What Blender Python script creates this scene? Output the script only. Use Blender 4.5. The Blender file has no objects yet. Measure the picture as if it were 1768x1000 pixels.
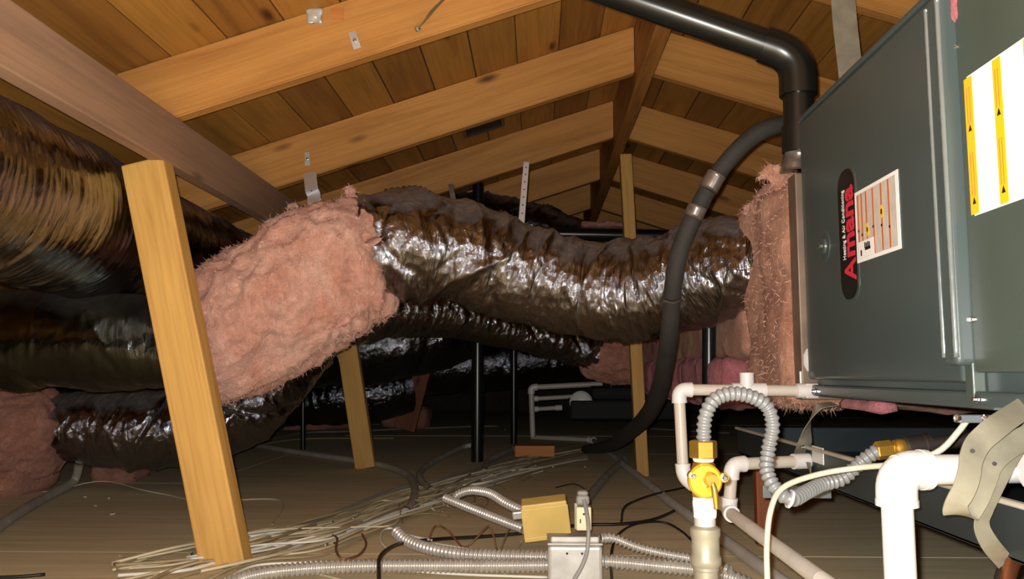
import bpy, bmesh, math, random
import numpy as np
from mathutils import Vector, Matrix

random.seed(7)
RNG = np.random.default_rng(11)
S = bpy.context.scene
COL = S.collection

# ------------------------------------------------------------------ camera
F = 1420.0                                   # focal length in pixels of the 1768 x 1000 frame
CAM = Vector((0, 0, 0.42))
PITCH, YAW = math.atan(145 / F), math.radians(1.73)
cd = bpy.data.cameras.new('camera'); cam = bpy.data.objects.new('camera', cd); COL.objects.link(cam)
cd.sensor_width = 36; cd.lens = 36 * F / 1768; cd.clip_start = 0.02; cd.clip_end = 50
cam.location = CAM
cam.rotation_euler = (math.pi / 2 + PITCH, 0, YAW)
S.camera = cam

# ------------------------------------------------------------------ world and light
w = bpy.data.worlds.new('world'); S.world = w; w.use_nodes = True
w.node_tree.nodes['Background'].inputs[0].default_value = (0.9, 0.95, 1, 1)
w.node_tree.nodes['Background'].inputs[1].default_value = 0.01
fl = bpy.data.lights.new('phone_flash', 'POINT'); flo = bpy.data.objects.new('phone_flash', fl); COL.objects.link(flo)
flo.location = (-0.012, 0.0, 0.434)
fl.energy = 118; fl.shadow_soft_size = 0.006; fl.color = (1.0, 0.97, 0.91)
S.view_settings.view_transform = 'Standard'; S.view_settings.look = 'None'
S.view_settings.gamma = 1; S.view_settings.use_curve_mapping = False
S.view_settings.exposure = 0.0

# ------------------------------------------------------------------ helpers: points
_cp, _sp, _cy, _sy = math.cos(PITCH), math.sin(PITCH), math.cos(YAW), math.sin(YAW)
RIGHT = Vector((_cy, _sy, 0)); FWD = Vector((-_sy * _cp, _cy * _cp, _sp)); UP = Vector((_sy * _sp, -_cy * _sp, _cp))
def ray(px, py): return FWD + RIGHT * ((px - 884) / F) - UP * ((py - 500) / F)
def PY(px, py, y): d = ray(px, py); return CAM + d * (y / d.y)
def PX(px, py, x): d = ray(px, py); return CAM + d * (x / d.x)
def PZ(px, py, z=0.0): d = ray(px, py); return CAM + d * ((z - CAM.z) / d.z)

# ------------------------------------------------------------------ helpers: noise
def _hash(i, j, k):
    n = (i * 374761393 + j * 668265263 + k * 2147483647 + 1013904223) & 0xffffffff
    n = ((n ^ (n >> 13)) * 1274126177) & 0xffffffff
    n = ((n ^ (n >> 16)) * 2246822519) & 0xffffffff
    return ((n ^ (n >> 15)) & 0xffff) / 32767.5 - 1.0
def vnoise(p):
    p = np.asarray(p, float); f = np.floor(p); i = f.astype(np.int64); t = p - f; t = t * t * (3 - 2 * t)
    out = 0
    for a in (0, 1):
        for b in (0, 1):
            for c in (0, 1):
                wgt = (t[..., 0] if a else 1 - t[..., 0]) * (t[..., 1] if b else 1 - t[..., 1]) * (t[..., 2] if c else 1 - t[..., 2])
                out = out + wgt * _hash(i[..., 0] + a, i[..., 1] + b, i[..., 2] + c)
    return out
def fbm(p, octv=4):
    p = np.asarray(p, float); o = 0; a = 0.5
    for k in range(octv):
        o = o + a * vnoise(p * 2 ** k + 17.3 * k); a *= 0.5
    return o

# ------------------------------------------------------------------ helpers: objects
def tag(o, label=None, cat=None, group=None, kind=None):
    if label: o['label'] = label
    if cat: o['category'] = cat
    if group: o['group'] = group
    if kind: o['kind'] = kind
    return o
def thing(name, label, cat, loc=(0, 0, 0), group=None):
    o = bpy.data.objects.new(name, None); COL.objects.link(o); o.location = loc
    o.empty_display_size = 0.05
    return tag(o, label, cat, group)
def link(name, me, mat, parent=None, smooth=True):
    o = bpy.data.objects.new(name, me); COL.objects.link(o)
    if mat is not None and not me.materials: me.materials.append(mat)
    if smooth: me.shade_smooth()
    if parent is not None:
        o.parent = parent
        root = parent
        m = Matrix.Identity(4)
        while root is not None:
            if root.type == 'EMPTY': m = Matrix.Translation(-Vector(root.location)); break
            root = root.parent
        if parent.type == 'EMPTY': o.matrix_parent_inverse = m
    return o
def mesh(name, v, f, mat, parent=None, smooth=True, tco=None):
    me = bpy.data.meshes.new(name)
    v = np.asarray(v, float)
    me.from_pydata(v.tolist(), [], f if isinstance(f, list) else f.tolist())
    if tco is not None:
        a = me.attributes.new('tco', 'FLOAT_VECTOR', 'POINT'); a.data.foreach_set('vector', np.asarray(tco, np.float32).ravel())
    me.update()
    return link(name, me, mat, parent, smooth)
def bm_obj(name, bm, mat, parent=None, smooth=False):
    me = bpy.data.meshes.new(name); bm.to_mesh(me); bm.free()
    return link(name, me, mat, parent, smooth)

def box_bm(x0, x1, y0, y1, z0, z1, bev=0.002, seg=2):
    bm = bmesh.new()
    vs = [bm.verts.new((x, y, z)) for x in (x0, x1) for y in (y0, y1) for z in (z0, z1)]
    for q in ((0, 1, 3, 2), (4, 6, 7, 5), (0, 4, 5, 1), (2, 3, 7, 6), (0, 2, 6, 4), (1, 5, 7, 3)):
        bm.faces.new([vs[i] for i in q])
    bmesh.ops.recalc_face_normals(bm, faces=bm.faces[:])
    if bev > 0: bmesh.ops.bevel(bm, geom=bm.edges[:], offset=bev, segments=seg, affect='EDGES', profile=0.5)
    return bm
def box(name, x0, x1, y0, y1, z0, z1, mat, parent=None, bev=0.002, seg=2):
    return bm_obj(name, box_bm(x0, x1, y0, y1, z0, z1, bev, seg), mat, parent)
def frame_matrix(p0, p1, up=(0, 0, 1)):
    x = (Vector(p1) - Vector(p0)).normalized(); up = Vector(up)
    y = up.cross(x).normalized(); z = x.cross(y)
    m = Matrix((x, y, z)).transposed().to_4x4(); m.translation = Vector(p0)
    return m
def beam(name, p0, p1, w_, h_, mat, parent=None, up=(0, 0, 1), bev=0.003, wob=0.0):
    """timber from p0 to p1; w_ across, h_ along up; its own x axis runs along the grain"""
    L = (Vector(p1) - Vector(p0)).length
    o = bm_obj(name, box_bm(0, L, -w_ / 2, w_ / 2, -h_ / 2, h_ / 2, bev), mat, None)
    m = frame_matrix(p0, p1, up)
    if parent is not None:
        o.parent = parent; o.matrix_parent_inverse = Matrix.Translation(-Vector(parent.location))
    o.matrix_basis = m
    return o

# ------------------------------------------------------------------ helpers: tubes
def smooth_path(pts, n=24):
    P = [Vector(p) for p in pts]
    if len(P) == 2: return [P[0].lerp(P[1], i / n) for i in range(n + 1)], [i / n for i in range(n + 1)]
    P = [P[0] * 2 - P[1]] + P + [P[-1] * 2 - P[-2]]
    out, par = [], []
    for i in range(1, len(P) - 2):
        a, b, c, d = P[i - 1:i + 3]
        for k in range(n):
            t = k / n
            out.append(0.5 * ((2 * b) + (c - a) * t + (2 * a - 5 * b + 4 * c - d) * t * t + (3 * b - a - 3 * c + d) * t ** 3)); par.append(i - 1 + t)
    out.append(P[-2]); par.append(len(P) - 3)
    return out, par
def fillet_path(pts, rad, n=8):
    P = [Vector(p) for p in pts]; out = [P[0]]
    for i in range(1, len(P) - 1):
        a = (P[i - 1] - P[i]).normalized(); b = (P[i + 1] - P[i]).normalized()
        for k in range(n + 1):
            t = k / n; p = P[i] + a * rad * (1 - t) ** 2 + b * rad * t ** 2
            out.append(p)
    out.append(P[-1]); return out
def tube_data(pts, r, seg=16, step=0.01, dr=None, cap=True, smooth=True, flat=None, warp=None):
    if smooth: raw, par = smooth_path(pts)
    else: raw, par = [Vector(p) for p in pts], list(range(len(pts)))
    A = np.array([list(p) for p in raw]); d = np.r_[0, np.cumsum(np.linalg.norm(np.diff(A, axis=0), axis=1))]
    par = np.array(par, float)
    if step:
        n = max(2, int(d[-1] / step) + 1); s = np.linspace(0, d[-1], n)
    else: s = d; n = len(d)
    C = np.stack([np.interp(s, d, A[:, k]) for k in range(3)], 1)
    tpar = np.interp(s, d, par)
    R = np.interp(tpar, np.arange(len(r)), r) if hasattr(r, '__len__') else np.full(n, float(r))
    T = np.gradient(C, axis=0); T /= np.linalg.norm(T, axis=1, keepdims=True) + 1e-12
    ref = np.array((0, 0, 1.0)) if abs(T[0, 2]) < 0.9 else np.array((0, 1.0, 0))
    N = np.zeros_like(C); v = ref - T[0] * ref.dot(T[0]); N[0] = v / np.linalg.norm(v)
    for i in range(1, n):
        v = N[i - 1] - T[i] * N[i - 1].dot(T[i]); N[i] = v / np.linalg.norm(v)
    B = np.cross(T, N)
    th = np.arange(seg) * 2 * math.pi / seg
    rr = np.zeros((n, seg)) + R[:, None] + (dr(s[:, None], th[None, :]) if dr is not None else 0)
    cx = np.cos(th)[None, :]; sx = np.sin(th)[None, :]
    fl_ = 1.0 if flat is None else flat
    V = C[:, None, :] + (rr * cx * fl_)[..., None] * N[:, None, :] + (rr * sx)[..., None] * B[:, None, :]
    tco = np.stack([np.broadcast_to(s[:, None], rr.shape), R[:, None] * cx + 0 * rr, R[:, None] * sx + 0 * rr], -1)
    if warp is not None: V = warp(V, s[:, None], th[None, :], T)
    V = V.reshape(-1, 3); tco = tco.reshape(-1, 3)
    i, j = np.meshgrid(np.arange(n - 1), np.arange(seg), indexing='ij'); j2 = (j + 1) % seg
    q = np.stack([i * seg + j, (i + 1) * seg + j, (i + 1) * seg + j2, i * seg + j2], -1).reshape(-1, 4)[:, ::-1]
    faces = q.tolist()
    if cap: faces += [list(range(seg)), [(n - 1) * seg + k for k in range(seg)][::-1]]
    return V, faces, tco
def tube(name, pts, r, mat, parent=None, **k):
    V, f, t = tube_data(pts, r, **k)
    o = mesh(name, V, f, mat, parent, True, t)
    if k.get('step', .01) is None: o.data.set_sharp_from_angle(angle=math.radians(40))
    return o
def flat_caps(o):
    return o
def lathe(name, prof, mat, parent=None, origin=(0, 0, 0), axis=(0, 0, 1), seg=24, smooth=True):
    """prof: (radius, height) pairs along the axis"""
    m = frame_matrix((0, 0, 0), axis, (0, 1, 0.01) if abs(Vector(axis).normalized().y) < 0.9 else (0, 0, 1))
    V, f = [], []
    for r, h in prof:
        for k in range(seg):
            a = 2 * math.pi * k / seg
            V.append(list(m @ Vector((h, r * math.cos(a), r * math.sin(a))) + Vector(origin)))
    n = len(prof)
    for i in range(n - 1):
        for k in range(seg):
            k2 = (k + 1) % seg
            f.append([i * seg + k, i * seg + k2, (i + 1) * seg + k2, (i + 1) * seg + k])
    f.append(list(range(seg))[::-1]); f.append([(n - 1) * seg + k for k in range(seg)])
    o = mesh(name, V, f, mat, parent, smooth)
    if smooth: o.data.set_sharp_from_angle(angle=math.radians(35))
    return o
def ribbon(name, pts, width, wdir, mat, parent=None, t=0.0012, n=14, holes=0):
    raw, par = smooth_path(pts, n)
    A = [Vector(p) for p in raw]
    W = [Vector(x) for x in (wdir if isinstance(wdir[0], (tuple, list, Vector)) else [wdir] * len(pts))]
    V, f = [], []
    for i, p in enumerate(A):
        tg = (A[min(i + 1, len(A) - 1)] - A[max(i - 1, 0)]).normalized()
        a = min(int(par[i]), len(W) - 2); fr = par[i] - a
        wd = W[a].lerp(W[a + 1], fr); wd = (wd - tg * wd.dot(tg)).normalized(); nn = tg.cross(wd)
        for su, sv in ((-1, -1), (1, -1), (1, 1), (-1, 1)):
            V.append(list(p + wd * (su * width / 2) + nn * (sv * t / 2)))
    for i in range(len(A) - 1):
        for k in range(4):
            k2 = (k + 1) % 4
            f.append([i * 4 + k, i * 4 + k2, (i + 1) * 4 + k2, (i + 1) * 4 + k])
    f.append([3, 2, 1, 0]); e = (len(A) - 1) * 4; f.append([e, e + 1, e + 2, e + 3])
    o = mesh(name, V, f, mat, parent, True); o.data.set_sharp_from_angle(angle=math.radians(40))
    return o
def lumpy_box(name, x0, x1, y0, y1, z0, z1, mat, parent=None, res=0.02, amp=0.012, rad=0.04, freq=14, seed=0.0, amp2=0.0):
    c = np.array([(x0 + x1) / 2, (y0 + y1) / 2, (z0 + z1) / 2]); h = np.array([(x1 - x0) / 2, (y1 - y0) / 2, (z1 - z0) / 2])
    verts, faces, idx = [], [], {}
    n = [max(2, int(2 * hh / res)) for hh in h]
    def vid(i, j, k):
        key = (i, j, k)
        if key not in idx:
            idx[key] = len(verts); verts.append((-1 + 2 * i / n[0], -1 + 2 * j / n[1], -1 + 2 * k / n[2]))
        return idx[key]
    for a, b, cc in ((0, 1, 2), (1, 2, 0), (2, 0, 1)):
        for side in (0, n[cc]):
            for u in range(n[a]):
                for v in range(n[b]):
                    q = []
                    for du, dv in ((0, 0), (1, 0), (1, 1), (0, 1)):
                        k = [0, 0, 0]; k[a] = u + du; k[b] = v + dv; k[cc] = side; q.append(vid(*k))
                    faces.append(q if side else q[::-1])
    P = np.array(verts) * h
    inner = np.clip(P, -(h - rad), h - rad); dv = P - inner; L = np.linalg.norm(dv, axis=1, keepdims=True)
    nrm = np.where(L > 1e-9, dv / np.maximum(L, 1e-9), 0); P = inner + nrm * np.minimum(L, rad)
    W = P + c
    P = W + nrm * (amp * 2.2 * fbm(W * freq + seed, 4))[:, None]
    if amp2: P = P + nrm * (amp2 * np.abs(vnoise(W * np.array((freq * 3, freq * 3, freq * .5)) + seed)))[:, None]
    return mesh(name, P, faces, mat, parent, True)
def fibers(name, base, normal, n, mat, parent, lmin=.006, lmax=.016, spread=1.0, wd=.0004, lie=.35):
    """loose glass fibres standing off a surface"""
    k = RNG.integers(0, len(base), n); p = base[k]; nn = normal[k]
    d = nn * lie + RNG.normal(0, spread, (n, 3)) * .6; d += nn * np.maximum(0, -(d * nn).sum(1, keepdims=True)) * 1.2; d /= np.linalg.norm(d, axis=1, keepdims=True)
    L = RNG.uniform(lmin, lmax, (n, 1)); sd = np.cross(d, RNG.normal(0, 1, (n, 3))); sd /= np.linalg.norm(sd, axis=1, keepdims=True) + 1e-9
    b = p - nn * .0015
    mid = b + d * L * .6 + RNG.normal(0, .0016, (n, 3)); tip = b + d * L + RNG.normal(0, .004, (n, 3)) + np.array((0, 0, -.002))
    V = np.concatenate([b - sd * wd, b + sd * wd, mid - sd * wd * .8, mid + sd * wd * .8, tip], 0)
    i = np.arange(n)
    f = np.stack([i, i + n, i + 3 * n, i + 2 * n], 1).tolist() + np.stack([i + 2 * n, i + 3 * n, i + 4 * n], 1).tolist()
    o = mesh(name, V, f, mat, parent, True); o['kind'] = 'stuff'
    return o
def obj_normals(o):
    me = o.data; n = len(me.vertices); v = np.empty(n * 3); me.vertices.foreach_get('co', v)
    nn = np.empty(n * 3); me.vertex_normals.foreach_get('vector', nn)
    return v.reshape(-1, 3), nn.reshape(-1, 3)
def text_mesh(name, body, size, mat, parent, m, bold=0.0, ext=0.0004, sx=1.0):
    cu = bpy.data.curves.new('txt', 'FONT'); cu.body = body; cu.size = size; cu.offset = bold; cu.extrude = ext; cu.resolution_u = 4
    cu.align_x = 'LEFT'
    to = bpy.data.objects.new('txt', cu); COL.objects.link(to)
    dg = bpy.context.evaluated_depsgraph_get(); me = bpy.data.meshes.new_from_object(to.evaluated_get(dg))
    bpy.data.objects.remove(to); bpy.data.curves.remove(cu)
    me.transform(m @ Matrix.Diagonal((sx, 1, 1, 1)))
    me.materials.clear()
    return link(name, me, mat, parent, False)

# ------------------------------------------------------------------ materials
def srgb(c):
    return tuple(((x / 255) / 12.92 if x / 255 <= .04045 else (((x / 255) + .055) / 1.055) ** 2.4) for x in c) + (1,)
class NT:
    def __init__(s, name):
        s.m = bpy.data.materials.new(name); s.m.use_nodes = True; s.t = s.m.node_tree; s.b = s.t.nodes['Principled BSDF']
    def n(s, typ, **k):
        nd = s.t.nodes.new(typ)
        for a, v in k.items():
            if a == 'i':
                for kk, vv in v.items():
                    if isinstance(vv, bpy.types.NodeSocket): s.t.links.new(vv, nd.inputs[kk])
                    else: nd.inputs[kk].default_value = vv
            else: setattr(nd, a, v)
        return nd
    def l(s, a, b): s.t.links.new(a, b)
    def coords(s, kind='Object', scale=(1, 1, 1), rand=True):
        if kind == 'tco':
            out = s.n('ShaderNodeAttribute', attribute_name='tco').outputs['Vector']
        else:
            out = s.n('ShaderNodeTexCoord').outputs[kind]
        if rand:
            oi = s.n('ShaderNodeObjectInfo'); mu = s.n('ShaderNodeMath', operation='MULTIPLY', i={0: oi.outputs['Random'], 1: 37.0})
            ad = s.n('ShaderNodeVectorMath', operation='ADD', i={0: out, 1: mu.outputs[0]}); out = ad.outputs[0]
        return s.n('ShaderNodeMapping', i={0: out, 3: scale}).outputs[0]
    def noise(s, vec, scale, detail=4, rough=.55, dist=0):
        return s.n('ShaderNodeTexNoise', i={'Vector': vec, 'Scale': scale, 'Detail': detail, 'Roughness': rough, 'Distortion': dist}).outputs[0]
    def ramp(s, fac, stops):
        r = s.n('ShaderNodeValToRGB', i={0: fac}); e = r.color_ramp.elements
        while len(e) < len(stops): e.new(0.5)
        for q, (p, c) in zip(e, stops): q.position = p; q.color = c
        return r.outputs[0]
    def mix(s, fac, a, b, mode='MIX'):
        m = s.n('ShaderNodeMix', data_type='RGBA', blend_type=mode); 
        for idx, v in ((0, fac), (6, a), (7, b)):
            if isinstance(v, bpy.types.NodeSocket): s.l(v, m.inputs[idx])
            else: m.inputs[idx].default_value = v
        return m.outputs[2]
    def bump(s, h, strength=.3, dist=.01, prev=None):
        b = s.n('ShaderNodeBump', i={'Strength': strength, 'Distance': dist, 'Height': h})
        if prev is not None: s.l(prev, b.inputs['Normal'])
        s.l(b.outputs[0], s.b.inputs['Normal']); return b.outputs[0]
    def base(s, c):
        if isinstance(c, bpy.types.NodeSocket): s.l(c, s.b.inputs['Base Color'])
        else: s.b.inputs['Base Color'].default_value = c
    def set(s, **k):
        for a, v in k.items():
            a = a.replace('_', ' ')
            if isinstance(v, bpy.types.NodeSocket): s.l(v, s.b.inputs[a])
            else: s.b.inputs[a].default_value = v
        return s
def plain(name, c, rough=.5, metal=0.0, var=.12, scale=12, bump=0.0, bscale=60):
    t = NT(name); c = srgb(c) if max(c) > 1 else c
    v = t.coords('Object')
    nz = t.noise(v, scale, 5)
    dk = tuple(x * (1 - 2.2 * var) for x in c[:3]) + (1,); lt = tuple(min(1, x * (1 + var)) for x in c[:3]) + (1,)
    t.base(t.ramp(nz, [(.3, dk), (.7, lt)])); t.set(Roughness=rough, Metallic=metal)
    if bump: t.bump(t.noise(v, bscale, 4), bump, .004)
    return t.m
def wood(name, light, dark, knot, rough=.6, grain=1.0, knots=True, dust_haze=0.0):
    t = NT(name); v = t.coords('Object', (1, 1, 1))
    long_ = t.n('ShaderNodeMapping', i={0: v, 3: (1.3, 16, 16)}).outputs[0]
    n1 = t.noise(long_, 1.6, 6, .6, .4)
    fine = t.n('ShaderNodeMapping', i={0: v, 3: (3, 120, 120)}).outputs[0]
    n2 = t.noise(fine, 1.0, 4, .6)
    big = t.noise(v, 2.3, 3)
    c = t.ramp(n1, [(.28, srgb(dark)), (.5, srgb(light)), (.72, srgb(tuple(min(255, x * 1.06) for x in light)))])
    c = t.mix(t.ramp(n2, [(.45, (0, 0, 0, 1)), (.72, (.55, .55, .55, 1))]), c, srgb(dark))
    c = t.mix(t.ramp(big, [(.35, (0, 0, 0, 1)), (.75, (.6, .6, .6, 1))]), c, srgb(tuple((a + b) / 2 for a, b in zip(light, dark))))
    if knots:
        kv = t.n('ShaderNodeMapping', i={0: v, 3: (2.6, 7.5, 7.5)}).outputs[0]
        vo = t.n('ShaderNodeTexVoronoi', i={'Vector': kv, 'Scale': 1.0, 'Randomness': 1.0}).outputs['Distance']
        k = t.ramp(vo, [(.04, (1, 1, 1, 1)), (.13, (0, 0, 0, 1))])
        c = t.mix(k, c, srgb(knot))
    if dust_haze: c = t.mix(dust_haze, c, srgb((120, 108, 98)))
    t.base(c); t.set(Roughness=rough, Specular_IOR_Level=.3)
    t.bump(n2, .25 * grain, .003)
    return t.m
def foil(name, dust_amt=.8, tint=(146, 146, 152), rough=.075, bs=1.0):
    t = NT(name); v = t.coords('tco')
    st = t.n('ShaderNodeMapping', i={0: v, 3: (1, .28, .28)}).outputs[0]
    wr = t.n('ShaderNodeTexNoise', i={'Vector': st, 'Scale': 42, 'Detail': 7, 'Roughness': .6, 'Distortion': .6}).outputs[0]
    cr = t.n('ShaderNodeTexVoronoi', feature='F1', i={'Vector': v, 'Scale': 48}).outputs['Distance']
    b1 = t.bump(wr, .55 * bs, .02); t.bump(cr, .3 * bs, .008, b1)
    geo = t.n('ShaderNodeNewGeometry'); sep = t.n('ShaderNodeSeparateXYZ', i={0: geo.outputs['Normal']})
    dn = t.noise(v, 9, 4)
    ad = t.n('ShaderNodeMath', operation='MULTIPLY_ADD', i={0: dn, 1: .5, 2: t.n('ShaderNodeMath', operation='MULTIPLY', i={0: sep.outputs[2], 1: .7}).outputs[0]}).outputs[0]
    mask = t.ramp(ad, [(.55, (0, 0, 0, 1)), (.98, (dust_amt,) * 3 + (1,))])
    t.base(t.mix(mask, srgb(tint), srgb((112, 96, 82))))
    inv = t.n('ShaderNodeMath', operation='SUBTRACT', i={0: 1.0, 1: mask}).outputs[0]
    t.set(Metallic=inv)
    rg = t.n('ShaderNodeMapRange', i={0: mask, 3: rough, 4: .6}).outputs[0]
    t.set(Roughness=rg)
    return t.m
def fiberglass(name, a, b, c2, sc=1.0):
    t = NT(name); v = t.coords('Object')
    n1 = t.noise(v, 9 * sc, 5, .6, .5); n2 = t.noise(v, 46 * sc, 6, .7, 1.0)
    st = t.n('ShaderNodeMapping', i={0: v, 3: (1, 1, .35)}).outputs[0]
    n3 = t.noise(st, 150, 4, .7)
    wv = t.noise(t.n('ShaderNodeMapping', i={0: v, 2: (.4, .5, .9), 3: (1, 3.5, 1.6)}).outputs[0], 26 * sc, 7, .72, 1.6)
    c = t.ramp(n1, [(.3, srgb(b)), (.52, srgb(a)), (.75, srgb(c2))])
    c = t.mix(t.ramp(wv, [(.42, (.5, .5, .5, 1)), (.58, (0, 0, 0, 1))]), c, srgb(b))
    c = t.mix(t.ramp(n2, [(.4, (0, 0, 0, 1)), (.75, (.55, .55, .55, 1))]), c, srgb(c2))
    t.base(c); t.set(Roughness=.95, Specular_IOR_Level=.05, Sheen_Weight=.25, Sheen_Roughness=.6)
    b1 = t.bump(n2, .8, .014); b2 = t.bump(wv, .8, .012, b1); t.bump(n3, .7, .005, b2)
    return t.m

M = {}
M['rafter'] = wood('fir_rafter', (190, 136, 72), (154, 102, 48), (92, 54, 26))
M['post'] = wood('fir_post', (204, 160, 88), (168, 120, 58), (98, 60, 30))
M['purlin'] = wood('haze_greyed_purlin', (168, 128, 98), (130, 96, 74), (90, 64, 50), dust_haze=.3)  # lens haze and grazing-angle light painted in as greyer wood
M['ridge'] = wood('fir_ridge', (170, 116, 58), (120, 74, 36), (80, 44, 22))
M['redwood'] = wood('reddish_brace', (140, 80, 46), (110, 60, 34), (70, 40, 24))
M['board'] = wood('sheathing_board', (170, 120, 54), (128, 86, 34), (78, 44, 20))
M['board2'] = wood('sheathing_board_dark', (150, 102, 46), (112, 72, 30), (66, 38, 18))
M['board3'] = wood('sheathing_board_pale', (184, 130, 60), (144, 98, 42), (84, 48, 22))
M['floor'] = wood('dusty_floor_panel', (226, 212, 174), (200, 184, 144), (150, 132, 100), rough=.95, knots=False, dust_haze=.1)
M['gable'] = plain('gable_board', (70, 56, 44), .8)
M['foil'] = foil('duct_foil')
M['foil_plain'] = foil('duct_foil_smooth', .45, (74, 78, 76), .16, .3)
M['foil_far'] = foil('duct_foil_far', .5, (120, 122, 130), .1)
M['foil_lines'] = foil('duct_foil_fine_lines', .5, (150, 150, 152), .12, .45)
M['pink'] = fiberglass('pink_fiberglass', (232, 174, 156), (206, 132, 106), (240, 198, 182))
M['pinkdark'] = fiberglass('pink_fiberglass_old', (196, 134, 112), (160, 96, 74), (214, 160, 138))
M['pinkwrap'] = fiberglass('pink_plenum_wrap', (200, 144, 118), (164, 100, 68), (216, 168, 144))
M['magenta'] = fiberglass('magenta_batt', (196, 112, 120), (168, 84, 94), (214, 140, 146))
M['fiber'] = plain('loose_fiber', (228, 178, 160), .9, var=.05)
M['kraft'] = plain('kraft_facing', (176, 128, 84), .8, var=.15)
M['furnace'] = plain('grey_furnace_paint', (66, 77, 78), .3, .0, .04, 6, .03, 220)
M['furnace2'] = plain('grey_furnace_paint_near', (67, 78, 72), .34, .0, .04, 6, .03, 220)
M['abs'] = plain('black_abs_plastic', (20, 24, 24), .28, var=.1)
M['foam'] = plain('black_foam_insulation', (46, 44, 42), .8, var=.15, bump=.3, bscale=90)
M['foamblack'] = plain('matte_black_plastic', (22, 24, 26), .8, var=.1)
M['pvc'] = plain('white_pvc', (206, 204, 204), .35, var=.03)
M['pvcold'] = plain('aged_pvc_pipe', (186, 178, 168), .4, var=.05)
M['greypipe'] = plain('dusty_grey_pipe', (200, 197, 190), .6, var=.08)
M['greycond'] = plain('grey_conduit', (172, 168, 156), .7, var=.12)
M['galv'] = plain('galvanized_steel', (196, 196, 192), .36, .35, .1, 30)
M['galvdull'] = plain('dull_galvanized_steel', (150, 145, 128), .42, .35, .12, 25)
M['flexmetal'] = plain('flex_conduit_metal', (200, 198, 192), .28, .5, .08, 40)
M['greyflex'] = plain('grey_coated_gas_connector', (120, 122, 124), .32, .1, .04)
M['brass'] = plain('brass', (206, 164, 74), .28, .85, .1, 40)
M['yellowbrass'] = plain('yellow_valve_face', (206, 160, 36), .35, .3, .08, 60)
M['tape'] = plain('white_thread_tape', (238, 238, 234), .6, var=.04, bump=.4, bscale=120)
M['iron'] = plain('black_iron', (52, 44, 40), .5, .4, .15)
M['copper'] = plain('copper_tube', (176, 110, 78), .3, .9, .1)
M['pan'] = plain('dark_drain_pan', (46, 54, 58), .4, .2, .15, 8)
M['yellow'] = plain('yellowed_box_paint', (222, 192, 110), .45, var=.06, scale=14)
M['ivory'] = plain('ivory_plastic', (236, 226, 186), .4, var=.02)
M['slot'] = plain('dark_slot', (24, 20, 18), .6)
M['wire'] = plain('cream_wire', (206, 196, 164), .5, var=.1, scale=4)
M['ctrl'] = plain('grey_white_cable', (176, 172, 156), .5, var=.04)
M['wire2'] = plain('white_wire', (228, 226, 216), .5, var=.05)
M['wire3'] = plain('tan_dusty_wire', (160, 142, 108), .6, var=.12)
M['wirebrown'] = plain('brown_wire', (120, 84, 62), .5, var=.1)
M['wireblack'] = plain('black_cable', (36, 32, 28), .5, var=.2)
M['wiregrey'] = plain('grey_cord', (142, 140, 136), .5, var=.05)
M['label'] = plain('label_paper', (240, 240, 242), .5, var=.01)
M['labelgrey'] = plain('label_print_grey', (196, 192, 188), .5, var=.06, scale=60)
M['orange'] = plain('label_orange', (196, 108, 58), .5, var=.04)
M['yellowlabel'] = plain('label_yellow', (246, 184, 24), .5, var=.02)
M['ink'] = plain('black_ink', (22, 22, 24), .5, var=.02)
M['red'] = plain('red_lettering', (206, 44, 66), .45, var=.02)
M['whiteletter'] = plain('white_lettering', (230, 226, 222), .45, var=.02)
M['nameplate'] = plain('black_nameplate', (16, 14, 15), .3, var=.1)
M['edge'] = plain('reflection_tinted_metal', (122, 104, 90), .5, .3, .15)  # brown-grey colour stands in for the dim reflection of the pink wrap
M['screw'] = plain('zinc_screw', (220, 222, 224), .2, 1.0, .05)
M['glintstrap'] = plain('flash_glint_strap', (236, 236, 240), .3, .15, .03)  # near-white base colour stands in for the flash glint on the straps
M['oldtape'] = plain('worn_silver_tape', (128, 122, 118), .3, .6, .2, 60)
M['clear'] = plain('milky_plastic', (206, 208, 206), .3, var=.03)
M['scrap'] = wood('wood_scrap', (196, 130, 70), (160, 96, 48), (100, 60, 34))
M['greybracket'] = plain('grey_steel_bracket', (116, 122, 130), .4, .3, .05)
M['dirt'] = plain('fallen_debris', (206, 196, 172), .8)

# ------------------------------------------------------------------ structure: floor, walls, roof
RX, RB, SL = 0.346, CAM.z + 0.985, 0.32          # ridge position, height of the rafters' lower edge at the ridge, slope
TH = math.atan(SL); RH = 0.148; RT = 0.038       # rafter depth and thickness
Y0, Y1, XL, XR = -1.2, 9.6, -3.1, 3.3
fr = bpy.data.objects.new('floor', None); COL.objects.link(fr); tag(fr, 'dusty brown plywood attic floor', kind='structure')
py = [-1.2, .75, 1.97, 3.19, 4.41, 5.63, 6.85, 8.07, 9.6]
px_ = [XL, -1.9, .54, 2.2, XR]
for i in range(len(py) - 1):
    for j in range(len(px_) - 1):
        sh = 0.6 if i % 2 else 0.0
        a = px_[j] + (sh if 0 < j else 0); b = px_[j + 1] + (sh if j + 1 < len(px_) - 1 else 0)
        o = bm_obj('floor_panel', box_bm(0, b - a - .003, 0, py[i + 1] - py[i] - .003, -.018, 0, 0), M['floor'])
        o.location = (a, py[i], -random.uniform(0, .0015)); o.parent = fr
def rz(x, top=False):
    return RB - SL * abs(x - RX) + (RH / math.cos(TH) if top else 0)
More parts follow.
